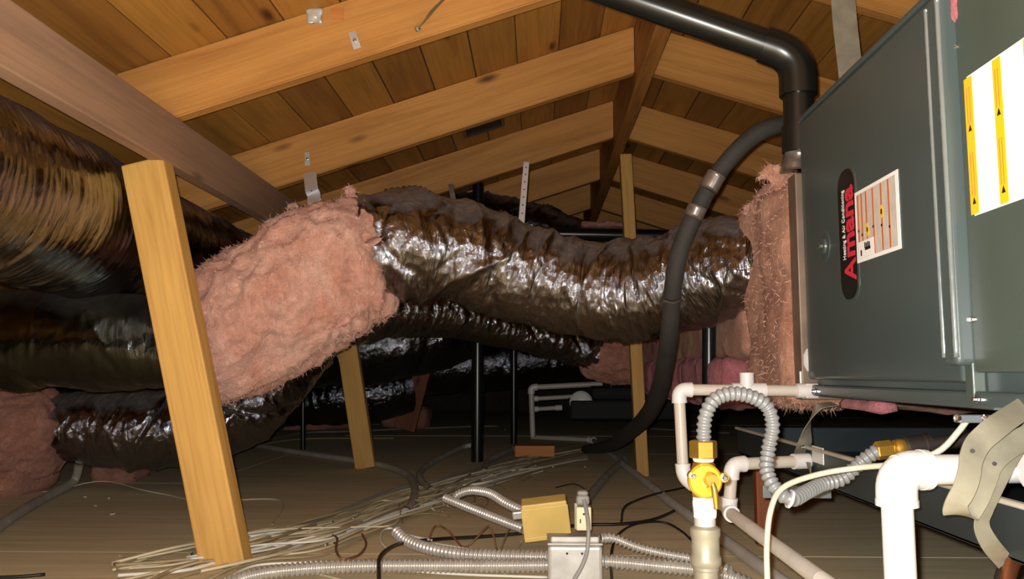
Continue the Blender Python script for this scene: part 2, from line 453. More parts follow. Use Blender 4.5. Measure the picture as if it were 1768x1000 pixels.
def gable(name, y, sgn):
    zt = RB + RH / math.cos(TH) + .02
    pts = [(XL, -.02), (XR, -.02), (XR, rz(XR, True) + .02), (RX, zt), (XL, rz(XL, True) + .02)]
    V = [(x, y, z) for x, z in pts] + [(x, y + .03 * sgn, z) for x, z in pts]
    n = 5; f = [list(range(n)), list(range(n, 2 * n))[::-1]] + [[i, i + n, (i + 1) % n + n, (i + 1) % n] for i in range(n)]
    o = mesh(name, V, f, M['gable'], None, False); tag(o, 'dark gable end wall of the attic', kind='structure')
gable('wall_back', Y1, 1); gable('wall_front', Y0, -1)
for nm, x, x2 in (('wall_left', XL, XL - .03), ('wall_right', XR, XR + .03)):
    o = box(nm, min(x, x2), max(x, x2), Y0, Y1, -.02, rz(x, True) + .02, M['gable'], None, 0); tag(o, 'low eave wall of the attic', kind='structure')
for side, nm in ((-1, 'ceiling_left'), (1, 'ceiling_right')):
    ce = bpy.data.objects.new(nm, None); COL.objects.link(ce); tag(ce, 'sloping roof deck of bare brown sheathing boards', kind='structure')
    xe = XL if side < 0 else XR
    Ls = abs(xe - RX) / math.cos(TH); nb = int(Ls / .142) + 1
    d = Vector((side * math.cos(TH), 0, -math.sin(TH))); nrm = Vector((side * math.sin(TH), 0, math.cos(TH)))
    base = Vector((RX, 0, RB + RH / math.cos(TH)))
    for k in range(nb):
        c = base + d * (.142 * k + .071)
        y = Y0
        joints = [random.choice([1, 2, 3]) * .74 + 1.885 - .0]
        cuts = [Y0] + sorted({round(1.885 + .74 * q, 3) for q in random.sample(range(-1, 10), 3)}) + [Y1]
        for a, b in zip(cuts[:-1], cuts[1:]):
            if b - a < .1: continue
            o = bm_obj('sheathing_board', box_bm(0, b - a - .004, -.0695, .0695, 0, .019, .002, 1), M[random.choice(['board', 'board', 'board2', 'board3'])])
            m = Matrix((Vector((0, 1, 0)), -d * 1.0, nrm)).transposed().to_4x4()
            if m.determinant() < 0: m = Matrix((Vector((0, 1, 0)), d, nrm)).transposed().to_4x4()
            m.translation = c + Vector((0, a, 0)) + nrm * random.uniform(0, .004)
            o.matrix_basis = m; o.parent = ce

# rafters
ORD = ['nearest', 'second', 'third', 'fourth', 'fifth', 'sixth', 'seventh', 'eighth', 'ninth', 'tenth']
RY = [1.885 + .74 * k for k in range(10)]
def rafter(y, side, label):
    xe = (XL if y > 2 else -1.0) if side < 0 else XR
    L = abs(xe - RX - side * .025) / math.cos(TH); sh = RH * math.tan(TH)
    x0, x1 = 0, L
    V = [(x0 , -RT / 2, 0), (x0, RT / 2, 0), (x0 - sh, RT / 2, RH), (x0 - sh, -RT / 2, RH),
         (x1, -RT / 2, 0), (x1, RT / 2, 0), (x1 - sh, RT / 2, RH), (x1 - sh, -RT / 2, RH)]
    bm = bmesh.new(); vs = [bm.verts.new(v) for v in V]
    for q in ((0, 1, 2, 3), (7, 6, 5, 4), (0, 4, 5, 1), (1, 5, 6, 2), (2, 6, 7, 3), (3, 7, 4, 0)): bm.faces.new([vs[i] for i in q])
    bmesh.ops.recalc_face_normals(bm, faces=bm.faces[:]); bmesh.ops.bevel(bm, geom=bm.edges[:], offset=.003, segments=2, affect='EDGES')
    o = bm_obj('rafter', bm, M['rafter'])
    d = Vector((side * math.cos(TH), 0, -math.sin(TH))); n = Vector((side * math.sin(TH), 0, math.cos(TH)))
    m = Matrix((d, n.cross(d), n)).transposed().to_4x4(); m.translation = (RX + side * .025, y, RB - SL * .025)
    o.matrix_basis = m
    return tag(o, label, 'rafter', 'rafters of the %s roof slope' % ('left' if side < 0 else 'right'))
for k, y in enumerate(RY):
    rafter(y, -1, '%s orange wooden rafter on the left roof slope, counted from the front' % ORD[k])
    rafter(y, 1, '%s orange wooden rafter on the right roof slope, counted from the front' % ORD[k])
for s_ in (-1, 1):
    rafter(1.145, s_, 'orange rafter of the %s roof slope just above the top edge of the view' % ('left' if s_ < 0 else 'right'))
o = beam('ridge_board', (RX, Y0 + .02, RB + .045), (RX, Y1 - .02, RB + .045), .046, .2, M['ridge'])
tag(o, 'long brown ridge board where the two roof slopes meet', 'ridge board')

# purlin and posts
pz0, pz1 = .902, 1.018
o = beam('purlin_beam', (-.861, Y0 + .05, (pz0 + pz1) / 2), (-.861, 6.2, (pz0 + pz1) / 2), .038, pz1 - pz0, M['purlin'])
tag(o, 'haze-greyed beam crossing under the rafters at upper left', 'beam')
def post(base, top, w_, d_, label, mat='post'):
    o = beam('support_post', base, top, d_, w_, M[mat], up=(1, 0, 0), bev=.004)
    return tag(o, label, 'post')
b1 = PY(392, 985, 1.83); b1.z = 0; t1 = PY(254, 278, 1.83); t1.z = .9015; post(b1, t1, .098, .055, 'leaning yellow wooden post in front of the pink insulated duct')
b2 = PZ(632, 808); post(b2, PY(581, 470, b2.y), .089, .05, 'wooden post under the pink duct end, second from the left')
b3 = PZ(1109, 822); t3 = Vector((RX + .035, b3.y, RB - .055)); post(b3, t3, .05, .06, 'slim upright wooden post carrying the ridge board')
o = beam('diagonal_brace', PY(698, 742, 5.6), PY(745, 560, 5.6), .04, .15, M['redwood'], up=(1, 0, 0)); tag(o, 'dark reddish diagonal brace deep in the background', 'brace')

# roof vent opening
c = PY(829, 238, 2.98)
vt = thing('roof_vent', 'black rectangular roof vent opening between two rafters', 'vent', c)
d = Vector((-math.cos(TH), 0, -math.sin(TH))); nrm = Vector((-math.sin(TH), 0, math.cos(TH)))
cc = Vector((c.x, 2.98, rz(c.x, True))) - nrm * .012
for nm, u0, u1, v0, v1, h in (('backing', -.07, .07, -.16, .16, .006), ('flange', -.085, -.07, -.175, .175, .02), ('flange', .07, .085, -.175, .175, .02), ('flange', -.07, .07, -.175, -.16, .02), ('flange', -.07, .07, .16, .175, .02), ('flange', -.07, .07, -.006, .006, .018)):
    o = bm_obj(nm, box_bm(u0, u1, v0, v1, -.008 if nm == 'flange' else .002, h - .008, .001, 1), M['slot'] if nm == 'backing' else M['abs'], None)
    m = Matrix((d, nrm.cross(d), nrm)).transposed().to_4x4(); m.translation = cc
    o.parent = vt; o.matrix_parent_inverse = Matrix.Translation(-Vector(vt.location)); o.matrix_basis = m

# ------------------------------------------------------------------ ducts
def pleats(L, n, seed, amp=.006, rib=.0003, lump=.005, R=.13, slant=.06, pitch=.045):
    g = np.random.default_rng(seed)
    s0 = g.uniform(-.05, L + .05, n); sl = g.normal(0, slant, n); wd = g.uniform(.006, .022, n); a = g.normal(0, amp, n)
    t0 = g.uniform(0, 2 * math.pi, n); tw = g.uniform(.5, 1.9, n); cv = g.normal(0, .03, n)
    m2 = n * 2; g2 = np.random.default_rng(seed + 99)
    u0 = g2.uniform(-.02, L + .02, m2); ul = g2.normal(0, slant * 1.6, m2); uw = g2.uniform(.0025, .007, m2); ua = g2.normal(0, amp * .32, m2); ut = g2.uniform(0, 2 * math.pi, m2); us = g2.uniform(.2, .8, m2)
    def dr(s, th):
        out = rib * np.sin(2 * math.pi * s / pitch) + 0 * th
        for k in range(n):
            dt = (th - t0[k] + math.pi) % (2 * math.pi) - math.pi
            x = s - s0[k] - sl[k] * dt - cv[k] * np.sin(2 * dt)
            out = out + a[k] * np.exp(-np.abs(x) / wd[k]) * np.exp(-(dt / tw[k]) ** 2)
        for k in range(m2):
            dt = (th - ut[k] + math.pi) % (2 * math.pi) - math.pi
            out = out + ua[k] * np.exp(-np.abs(s - u0[k] - ul[k] * dt) / uw[k]) * np.exp(-(dt / us[k]) ** 2)
        p = np.stack([s * 7 + 0 * th, np.cos(th) * R * 9 + 0 * s, np.sin(th) * R * 9 + 0 * s], -1)
        out = out + lump * 2 * fbm(p + seed, 3)
        p2 = np.stack([s * 60 + 0 * th, np.cos(th) * R * 18 + 0 * s, np.sin(th) * R * 18 + 0 * s], -1)
        out = out + .0022 * fbm(p2 + seed * 2.0, 3)
        return out
    return dr
def plen(pts): return sum((Vector(a) - Vector(b)).length for a, b in zip(pts[:-1], pts[1:]))
def duct(name, pts, r, mat, parent, seed, n=None, seg=88, step=.004, **k):
    L = plen(pts); n = n if n is not None else int(L * 75)
    return tube(name, pts, r, mat, parent, seg=seg, step=step, dr=pleats(L, n, seed, R=np.mean(r), **k))
def insul(name, pts, r, mat, parent, seed, amp=.02, seg=96, step=.007, rag=.03, inner=.06, fib=2600):
    """fibreglass sleeve with torn ends"""
    L = plen(pts)
    def dr(s, th):
        p = np.stack([s * 10 + 0 * th, np.cos(th) * 1.6 + 0 * s, np.sin(th) * 1.6 + 0 * s], -1) + seed
        q = p * np.array((1.3, 2.4, 2.4)) + 2.0 * fbm(p * .7 + 5, 3)[..., None]
        o = amp * 1.3 * fbm(p, 5) + amp * .55 * (1 - 2 * np.abs(vnoise(q))) + amp * .3 * (1 - 2 * np.abs(vnoise(q * 2.3))) + amp * .16 * fbm(q * 7, 3)
        e = np.minimum(s, L - s)
        return o - inner * np.exp(-np.maximum(e, 0) / .012)
    def warp(V, s, th, T):
        k = np.clip((s - (L - .12)) / .12, 0, 1) ** 2 ; k0 = np.clip((.12 - s) / .12, 0, 1) ** 2
        e = np.stack([np.cos(th[0]) * 2.2, np.sin(th[0]) * 2.2, 0 * th[0] + seed], -1)
        ragn = rag * 2.2 * fbm(e, 4)
        return V + T[:, None, :] * ((k - k0) * ragn[None, :])[..., None]
    o = tube(name, pts, r, mat, parent, seg=seg, step=step, dr=dr, warp=warp)
    if fib:
        v, nn = obj_normals(o)
        fibers('loose_fibers', v, nn, fib, M['fiber'], o)
    return o

# main duct crossing the picture
D = thing('flexible_duct', 'large silver foil duct with torn pink insulation running to the furnace plenum', 'duct', PY(640, 560, 2.1))
ptsL = [PY(-200, 600, 2.03), PY(-60, 588, 2.03), PY(100, 586, 2.03), PY(230, 592, 2.04), PY(350, 592, 2.06)]
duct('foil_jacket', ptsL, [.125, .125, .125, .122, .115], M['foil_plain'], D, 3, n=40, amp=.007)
ptsP = [PY(322, 596, 2.08), PY(400, 568, 2.09), PY(480, 525, 2.1), PY(570, 470, 2.12), PY(655, 432, 2.14)]
sleeve = insul('exposed_insulation', ptsP, [.155, .172, .176, .172, .156], M['pink'], D, 4.2, amp=.022, rag=.035, fib=9000)
ptsR = [PY(600, 440, 2.14), PY(690, 424, 2.16), PY(785, 432, 2.2), PY(890, 470, 2.24), PY(1000, 497, 2.24), PY(1100, 500, 2.2), PY(1200, 477, 2.12), PY(1275, 455, 2.04), PY(1330, 442, 1.99)]
duct('foil_jacket', ptsR, [.14, .143, .136, .132, .128, .13, .132, .124, .115], M['foil'], D, 8, n=150, slant=.05, amp=.0075)
# torn flaps of insulation on top of the sleeve
def flap(name, pts, wd, wdir, mat, parent, th=.018, seed=0.0):
    raw, par = smooth_path(pts, 12); A = [Vector(p) for p in raw]; W = Vector(wdir).normalized(); V, f = [], []; nu = 14
    for i, p in enumerate(A):
        t = (A[min(i + 1, len(A) - 1)] - A[max(i - 1, 0)]).normalized(); wv = (W - t * W.dot(t)).normalized(); nn = t.cross(wv)
        env = (1 - .75 * (i / (len(A) - 1)) ** 2)
        for k in range(nu):
            a = 2 * math.pi * k / nu
            q = p + wv * (math.cos(a) * wd / 2 * env) + nn * (math.sin(a) * th / 2 * env)
            nz = float(fbm(np.array([[q.x * 30 + seed, q.y * 30, q.z * 30]]), 3)[0])
            V.append(list(q + (wv * math.cos(a) + nn * math.sin(a)) * nz * .02))
    n = len(A)
    for i in range(n - 1):
        for k in range(nu): f.append([i * nu + k, (i + 1) * nu + k, (i + 1) * nu + (k + 1) % nu, i * nu + (k + 1) % nu][::-1])
    f += [list(range(nu)), [(n - 1) * nu + k for k in range(nu)][::-1]]
    o = mesh(name, V, f, mat, parent, True); v, nn = obj_normals(o); fibers('loose_fibers', v, nn, 350, M['fiber'], o)
    return o
flap('torn_flap', [PY(640, 420, 2.0), PY(622, 375, 2.04), PY(606, 345, 2.08), PY(600, 322, 2.1)], .05, (1, 0, .3), M['pink'], D, seed=2)
flap('torn_flap', [PY(560, 425, 2.05), PY(525, 395, 2.06), PY(505, 372, 2.1), PY(502, 355, 2.12)], .07, (1, 0, .4), M['pink'], D, seed=5)
flap('torn_flap', [PY(560, 400, 2.1), PY(575, 380, 2.1), PY(560, 362, 2.12)], .05, (1, .2, .4), M['pink'], D, seed=9)
flap('torn_flap', [PY(530, 560, 2.02), PY(570, 568, 2.0), PY(600, 552, 2.01), PY(612, 530, 2.03)], .03, (0, 1, .5), M['pink'], D, seed=12)

# upper left duct
D = thing('flexible_duct', 'wide silver foil duct hung under the beam at upper left', 'duct', (-1.05, 1.8, .6))
duct('foil_jacket', [(-1.09, .7, .79), (-1.10, 1.3, .79), (-1.115, 1.9, .788), (-1.10, 2.4, .772), (-1.08, 3.2, .755), (-1.08, 3.8, .745)], [.182, .182, .18, .17, .165, .165], M['foil_lines'], D, 21, n=170, seg=110, slant=.02, amp=.003, rib=.0005, pitch=.021)

# lower left duct with pink end
D = thing('flexible_duct', 'crinkled foil duct sagging near the floor at lower left', 'duct', PY(250, 800, 3.0))
p_ = [PY(60, 735, 3.0), PY(140, 738, 3.0), PY(250, 742, 3.0), PY(350, 735, 3.02), PY(430, 700, 3.08), PY(490, 640, 3.2), PY(540, 580, 3.4)]
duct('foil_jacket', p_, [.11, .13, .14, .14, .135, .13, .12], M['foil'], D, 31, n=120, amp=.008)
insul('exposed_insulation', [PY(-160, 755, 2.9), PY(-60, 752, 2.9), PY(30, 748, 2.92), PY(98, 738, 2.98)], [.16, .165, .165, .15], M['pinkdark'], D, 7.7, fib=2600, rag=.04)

# duct behind, ending at the low plenum
D = thing('flexible_duct', 'dull foil duct with pink wrapped end behind the slim post', 'duct', PY(950, 640, 3.7))
duct('foil_jacket', [PY(600, 545, 3.2), PY(690, 530, 3.3), PY(780, 540, 3.45), PY(870, 563, 3.6), PY(950, 587, 3.72), PY(1025, 607, 3.82)], [.12, .12, .11, .095, .085, .08], M['foil'], D, 41, n=80, seg=64)
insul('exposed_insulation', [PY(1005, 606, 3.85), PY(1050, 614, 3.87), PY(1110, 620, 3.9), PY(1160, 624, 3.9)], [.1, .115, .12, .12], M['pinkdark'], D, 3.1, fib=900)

# far ducts
def simple_duct(label, pts, r, seed, mat='foil_far', n=60):
    D = thing('flexible_duct', label, 'duct', Vector(pts[len(pts) // 2]) - Vector((0, 0, .2)))
    duct('foil_jacket', pts, r, M[mat], D, seed, n=n, seg=56, step=.007, amp=.011)
    return D
g = simple_duct('dark foil duct with a torn flap in the gloom beneath the main duct', [PY(380, 620, 4.6), PY(500, 610, 4.5), PY(620, 600, 4.4), PY(720, 585, 4.45), PY(800, 560, 4.7)], .2, 51)
ribbon('torn_flap', [PY(735, 535, 4.1), PY(718, 555, 4.08), PY(730, 568, 4.06), PY(765, 580, 4.08)], .045, [(1, 0, 1), (1, 0, .6), (0, 0, 1), (0, 0, 1)], M['galv'], g)
simple_duct('farthest dark foil duct lying across the back of the attic', [PY(640, 640, 5.9), PY(760, 632, 5.8), PY(860, 625, 5.8), PY(960, 618, 5.9), PY(1060, 620, 6.1)], .2, 61)
simple_duct('dark foil duct standing behind the second post', [PY(470, 690, 5.4), PY(560, 685, 5.3), PY(640, 680, 5.3), PY(700, 665, 5.4)], .18, 66)
simple_duct('dusty dark duct showing above the main duct by the hanging strap', [PY(700, 352, 4.3), PY(800, 362, 4.2), PY(900, 388, 4.15), PY(985, 420, 4.1), PY(1060, 455, 4.1)], .13, 71, 'foil_far')

# ------------------------------------------------------------------ pink plenum
Pn = thing('supply_plenum', 'pink fiberglass wrapped plenum box on the far end of the furnace', 'plenum', (.8, 1.8, .34))
up_ = lumpy_box('insulation_wrap', .495, 1.15, 1.635, 1.99, .35, .815, M['pinkwrap'], Pn, res=.014, amp=.01, rad=.035, freq=11, seed=1.5, amp2=.004)
v, nn = obj_normals(up_); sel = v[:, 0] < .6
fibers('loose_fibers', v[sel], nn[sel], 3000, M['fiber'], up_)
flap('torn_flap', [PY(1368, 320, 1.7), PY(1345, 305, 1.72), PY(1325, 300, 1.72), PY(1312, 308, 1.73)], .05, (0, 0, 1), M['pinkwrap'], Pn, seed=21)
flap('torn_flap', [PY(1350, 330, 1.75), PY(1320, 345, 1.82), PY(1298, 357, 1.88), PY(1288, 360, 1.9)], .06, (0, 0, 1), M['pinkwrap'], Pn, seed=25)
lumpy_box('insulation_wrap', .49, 1.15, 1.99, 3.95, .455, .62, M['pinkwrap'], Pn, res=.02, amp=.01, rad=.03, freq=9, seed=4.1)
lumpy_box('lower_batt', .485, 1.15, 2.15, 3.9, .342, .46, M['magenta'], Pn, res=.015, amp=.006, rad=.02, freq=9, seed=9.1, amp2=.03)
box('metal_edge', .505, 1.14, 1.592, 1.64, .37, .81, M['edge'], Pn, .002)

# ------------------------------------------------------------------ furnace
FX, FY0, FY1, FZ0, FZ1 = .52, .42, 1.59, .381, .913
Fu = thing('furnace', 'grey sheet metal furnace lying on its side with labels on its doors', 'furnace', (.87, 1.0, FZ0))
box('cabinet', FX + .012, FX + .71, FY0, FY1, FZ0, FZ1, M['furnace'], Fu, .004)
SEAM = PX(1672, 500, FX).y
dz0 = FZ0 + .028
dr_ = box('blower_door', FX - .006, FX + .02, SEAM + .012, FY1 - .004, dz0, FZ1 - .006, M['furnace'], Fu, .006, 3)
br_ = box('burner_door', FX - .002, FX + .02, FY0 + .01, SEAM - .006, dz0 + .012, FZ1 - .006, M['furnace2'], Fu, .004, 3)
# rolled flange of the blower door
yA, yB = PX(1662, 480, FX - .01).y, PX(1637, 480, FX - .01).y
o = box('door_flange', FX - .022, FX + .01, yA, yB, dz0 + .02, FZ1 - .02, M['furnace'], Fu, .008, 4)
M['bead'] = plain('glint_grey_edge', (120, 128, 128), .16, .3, .03)  # paler beads added along the flange to draw its glint lines
for yy in (yA, yB): tube('glint_bead', [Vector((FX - .021, yy + (.003 if yy == min(yA, yB) else -.003), dz0 + .03)), Vector((FX - .021, yy + (.003 if yy == min(yA, yB) else -.003), FZ1 - .03))], .0032, M['bead'], Fu, seg=12, step=.006, dr=lambda s, th: .0004 * fbm(np.stack([s * 160 + 0 * th, 0 * th + 0 * s, 0 * th + 0 * s], -1), 2))
box('seam_rail', FX - .004, FX + .012, SEAM - .006, SEAM + .012, FZ0 + .004, FZ1 - .004, M['furnace2'], Fu, .002)
box('bottom_rail', FX - .003, FX + .03, FY0, FY1, FZ0 - .003, FZ0 + .018, M['furnace'], Fu, .004, 2)
box('top_rail', FX - .008, FX + .03, FY0, FY1, FZ1 - .004, FZ1 + .004, M['furnace'], Fu, .002, 2)
def face_rect(name, y0, y1, z0, z1, x, mat, parent, t=.0006, bev=0):
    return box(name, x - t, x, min(y0, y1), max(y0, y1), min(z0, z1), max(z0, z1), mat, parent, bev)
def screw(p, parent, r=.006, axis=(-1, 0, 0), name='screw'):
    return lathe(name, [(r * 1.5, 0), (r * 1.5, .0015), (r, .002), (r, .0055), (r * .7, .0065)], M['screw'], parent, p, axis, 10)
XD = FX - .006
screw(PX(1656, 80, FX + .002), Fu, .0038); screw(PX(1684, 552, FX + .001), Fu, .0038); screw(PX(1688, 690, FX - .004), Fu, .003)
screw(PX(1407, 676, FX - .004), Fu, .004)
# latch
lt = PX(1423, 425, XD)
k_ = lathe('latch', [(.030, 0), (.030, .001), (.026, .002), (.02, .0005), (.015, .0006), (.014, .004), (.008, .005)], M['furnace'], Fu, lt, (-1, 0, 0), 28)
screw(lt + Vector((-.004, 0, 0)), k_, .004)
# nameplate slot with lettering reading upwards
a, b = PX(1450, 400, XD), PX(1479, 400, XD); zt, zb = PX(1463, 291, XD).z, PX(1468, 517, XD).z
ny0, ny1 = b.y, a.y; nyc = (ny0 + ny1) / 2; nw = ny1 - ny0
bm = box_bm(XD - .0012, XD + .002, ny0, ny1, zb, zt, 0)
vert_edges = [e for e in bm.edges if abs(e.verts[0].co.x - e.verts[1].co.x) > .001]
bmesh.ops.bevel(bm, geom=vert_edges, offset=nw * .42, segments=6, affect='EDGES', profile=.5)
npl = bm_obj('nameplate', bm, M['nameplate'], Fu)
bm = box_bm(XD - .0008, XD + .001, ny0 - .006, ny1 + .006, zb - .006, zt + .006, 0)
vert_edges = [e for e in bm.edges if abs(e.verts[0].co.x - e.verts[1].co.x) > .001]
bmesh.ops.bevel(bm, geom=vert_edges, offset=nw * .46, segments=6, affect='EDGES', profile=.5)
bm_obj('nameplate_rim', bm, M['furnace2'], Fu)
def face_text(name, body, mat, yb, yt, z0, z1, parent, bold=0):
    """lettering whose reading direction is up; fitted between z0..z1 and yb..yt"""
    o = text_mesh(name, body, 1.0, mat, parent, Matrix.Identity(4), bold, .002)
    n = len(o.data.vertices); v = np.empty(n * 3); o.data.vertices.foreach_get('co', v); v = v.reshape(-1, 3)
    lo, hi = v.min(0), v.max(0); t = (v - lo) / np.maximum(hi - lo, 1e-9)
    w_ = np.stack([XD - .0013 - .0004 * t[:, 2], yb + (yt - yb) * t[:, 1], z0 + (z1 - z0) * t[:, 0]], 1)
    o.data.vertices.foreach_set('co', w_.ravel()); o.data.update()
    return o
def zn(py): return PX(1468, py, XD).z
face_text('lettering', 'A', M['red'], ny0 + nw * .08, ny0 + nw * .74, zn(486), zn(447), npl, .02)
face_text('lettering', 'mana', M['red'], ny0 + nw * .08, ny0 + nw * .54, zn(444), zn(320), npl, .03)
face_text('tagline', 'Heating & Air Conditioning', M['whiteletter'], ny0 + nw * .58, ny0 + nw * .8, zn(446), zn(322), npl, .008)
# wiring / safety label
la, lb = PX(1479, 400, XD), PX(1556, 400, XD)
lz1, lz0 = PX(1478, 333, XD).z, PX(1482, 455, XD).z
L1 = face_rect('safety_label', lb.y, la.y, lz0, lz1, XD - .0004, M['label'], Fu)
wy, wz = la.y - lb.y, lz1 - lz0
def lab(y0, y1, z0, z1, mat, nm='print', x=XD - .0011, par=None):
    return face_rect(nm, la.y - wy * y0, la.y - wy * y1, lz1 - wz * z0, lz1 - wz * z1, x, M[mat], par or L1, .0003)
lab(.05, .95, .05, .95, 'labelgrey')
for u in (.07, .16, .27, .43, .62, .78): lab(u, u + .035, .06, .94, 'orange', x=XD - .0015)
for u, z_ in ((.26, .5), (.28, .56), (.60, .35), (.62, .4)): lab(u, u + .05, z_, z_ + .12, 'yellowlabel', x=XD - .0018)
lab(.07, .44, .72, .95, 'label', x=XD - .002)
for q in range(4): lab(.22 + q * .035, .245 + q * .035, .75 + .012 * (q % 2), .83, 'ink', x=XD - .0024)
lab(.23, .36, .82, .86, 'ink', x=XD - .0024); lab(.12, .15, .84, .92, 'ink', x=XD - .0024)
for u, z_ in ((.08, .55), (.16, .62), (.43, .57), (.62, .6), (.79, .66)): lab(u, u + .03, z_, z_ + .03, 'ink', x=XD - .0024)
# warning label on the near door
XB = FX - .002
wa = PX(1670, 133, XB); wb = PX(1684, 373, XB)
wy1 = PX(1677, 250, XB).y; wz1, wz0 = wa.z, wb.z
wl = face_rect('warning_label', wy1 - .40, wy1, wz0, wz1, XB - .0003, M['label'], Fu)
def wstripe(px0, px1):
    ya, yb = PX(px0, 250, XB).y, PX(px1, 250, XB).y
    s_ = face_rect('yellow_stripe', ya, yb, wz0 + .002, wz1 - .002, XB - .001, M['yellowlabel'], wl, .0004)
    for q0, q1 in ((.08, .34), (.55, .86)):
        for t_ in (.3, .62):
            yy = ya + (yb - ya) * t_
            face_rect('print', yy - .0007, yy + .0007, wz1 - (wz1 - wz0) * q0, wz1 - (wz1 - wz0) * q1, XB - .0013, M['orange'], wl, .0002)
        yc = (ya + yb) / 2; zc = wz1 - (wz1 - wz0) * (q1 + .035)
        mesh('warning_triangle', [(XB - .0016, yc - .004, zc - .004), (XB - .0016, yc + .004, zc - .004), (XB - .0016, yc, zc + .005)], [[0, 1, 2]], M['ink'], wl, False)
wstripe(1672, 1686); wstripe(1723, 1738)
for q in range(2): 
    y_ = wy1 - .115 - q * .06
    s_ = face_rect('yellow_stripe', y_, y_ - .012, wz0 + .002, wz1 - .002, XB - .001, M['yellowlabel'], wl, .0004)
# red insulation sticking out of the seam at the top
lumpy_box('insulation_tuft', FX - .01, FX + .03, PX(1650, 20, FX).y - .008, PX(1650, 20, FX).y + .012, FZ1 - .06, FZ1 + .0, M['magenta'], Fu, res=.006, amp=.006, rad=.01, freq=60)
# milky disc and tab at the far lower corner
p = PX(1397, 622, FX + .0); lathe('plug_disc', [(.024, 0), (.026, .004), (.022, .012), (.01, .018)], M['clear'], Fu, PY(1400, 622, 1.60), (-1, -.3, 0), 24)
q_ = PY(1387, 652, 1.6); box('drain_tab', q_.x - .008, q_.x + .008, 1.595, 1.6, q_.z - .012, q_.z + .012, M['clear'], Fu, .001)
q_ = PY(1400, 675, 1.585); box('drain_port', q_.x - .012, q_.x + .012, 1.575, 1.6, q_.z - .014, q_.z + .014, M['pvcold'], Fu, .002)
# red scrap of insulation below the furnace
o = lumpy_box('insulation_scrap', .545, .58, 1.36, 1.51, .36, .377, M['magenta'], None, res=.015, amp=.008, rad=.012, freq=25)
tag(o, 'red pink insulation scrap hanging under the furnace', 'insulation')

# ------------------------------------------------------------------ drain pan under the furnace
pn = thing('drain_pan', 'long dark metal drain pan slung under the furnace', 'pan', (.85, 1.4, .222))
PX0, PX1, PYa, PYb, PZ0, PZ1 = .505, 1.3, .3, 2.12, .222, .284
box('pan_bottom', PX0, PX1, PYa, PYb, PZ0, PZ0 + .003, M['pan'], pn, 0)
for a in ((PX0, PX0 + .003, PYa, PYb), (PX1 - .003, PX1, PYa, PYb), (PX0, PX1, PYa, PYa + .003), (PX0, PX1, PYb - .003, PYb)):
    box('pan_side', a[0], a[1], a[2], a[3], PZ0, PZ1, M['pan'], pn, .0008, 1)
box('pan_rim', PX0 - .006, PX0 + .004, PYa, PYb, PZ1 - .004, PZ1 + .002, M['greycond'], pn, .0015, 1)
p = PX(1412, 783, PX0 - .001); box('white_patch', PX0 - .002, PX0, p.y - .03, p.y + .03, p.z - .018, p.z + .012, M['clear'], pn, .001)
o = beam('wood_block', (.56, 2.09, 0), (.56, 2.09, .222), .03, .045, M['redwood'], up=(1, 0, 0)); tag(o, 'reddish wood block propping the far corner of the drain pan', 'wood block')
p = PZ(1100, 820)
q0 = PX(1268, 822, .46)
o = box('steel_angle', .40, .52, 1.50, 1.503, .2, .222, M['greybracket'], None, .001); tag(o, 'short grey steel angle beside the white drain elbow', 'bracket')

# ------------------------------------------------------------------ black vent pipe and hose
V_ = thing('vent_pipe', 'black plastic vent pipe rising from the furnace to the roof', 'pipe', PY(1385, 300, 1.7))
pA, pB, pC = PY(960, -48, 1.70), PY(1382, 100, 1.68), PY(1382, 290, 1.69)
pB = PY(1377, 96, 1.68); pC = PY(1381, 285, 1.69)
dA = (pA - pB).normalized(); dC = (pC - pB).normalized()
tube('pipe', [pA, pB + dA * .05], .033, M['abs'], V_, seg=28, step=None, smooth=False)
tube('elbow', fillet_path([pB + dA * .075, pB, pB + dC * .085], .05, 12), .0385, M['abs'], V_, seg=28, step=None, smooth=False)
tube('pipe', [pB + dC * .07, pC], .031, M['abs'], V_, seg=28, step=None, smooth=False)
tube('coupling', [pB + dC * .15, pB + dC * .205], .035, M['abs'], V_, seg=28, step=None, smooth=False)
tube('sealant', [pC - dC * .025, pC + dC * .015], [.033, .039], M['oldtape'], V_, seg=20, step=.006, dr=lambda s, th: .008 * fbm(np.stack([s * 90 + 0 * th, np.cos(th) * 3 + 0 * s, np.sin(th) * 3 + 0 * s], -1), 3))
H_ = thing('refrigerant_line', 'black foam covered refrigerant hose curving down past the foil duct', 'hose', PY(1060, 780, 3.6))
hp = [PY(1400, 212, 1.82), PY(1352, 214, 1.8), PY(1300, 235, 1.79), PY(1248, 288, 1.8), PY(1205, 360, 1.82), PY(1175, 430, 1.84), PY(1162, 500, 1.86), PY(1156, 570, 1.95), PY(1148, 630, 2.15), PY(1135, 685, 2.5), PY(1112, 724, 2.95), PY(1080, 752, 3.3), PY(1050, 770, 3.75), PY(1010, 776, 4.15)]
tube('foam_sleeve', hp, [.019, .019, .019, .019, .0195, .021, .02, .021, .023, .027, .029, .03, .028, .02], M['foam'], H_, seg=18, step=.012, dr=lambda s, th: .0018 * fbm(np.stack([s * 14 + 0 * th, np.cos(th) + 0 * s, np.sin(th) + 0 * s], -1), 3))
for a, b in (((1238, 300, 1.783), (1222, 328, 1.79)), ((1205, 356, 1.8), (1196, 376, 1.805)), ((1160, 508, 1.865), (1158.5, 532, 1.9))):
    q0, q1 = PY(*a), PY(*b)
    tube('tape_wrap', [q0, (q0 + q1) / 2, q1], .0218, M['oldtape'], H_, seg=18, step=.006, dr=lambda s, th: .001 * fbm(np.stack([s * 120 + 0 * th, np.cos(th) * 3 + 0 * s, np.sin(th) * 3 + 0 * s], -1), 2))

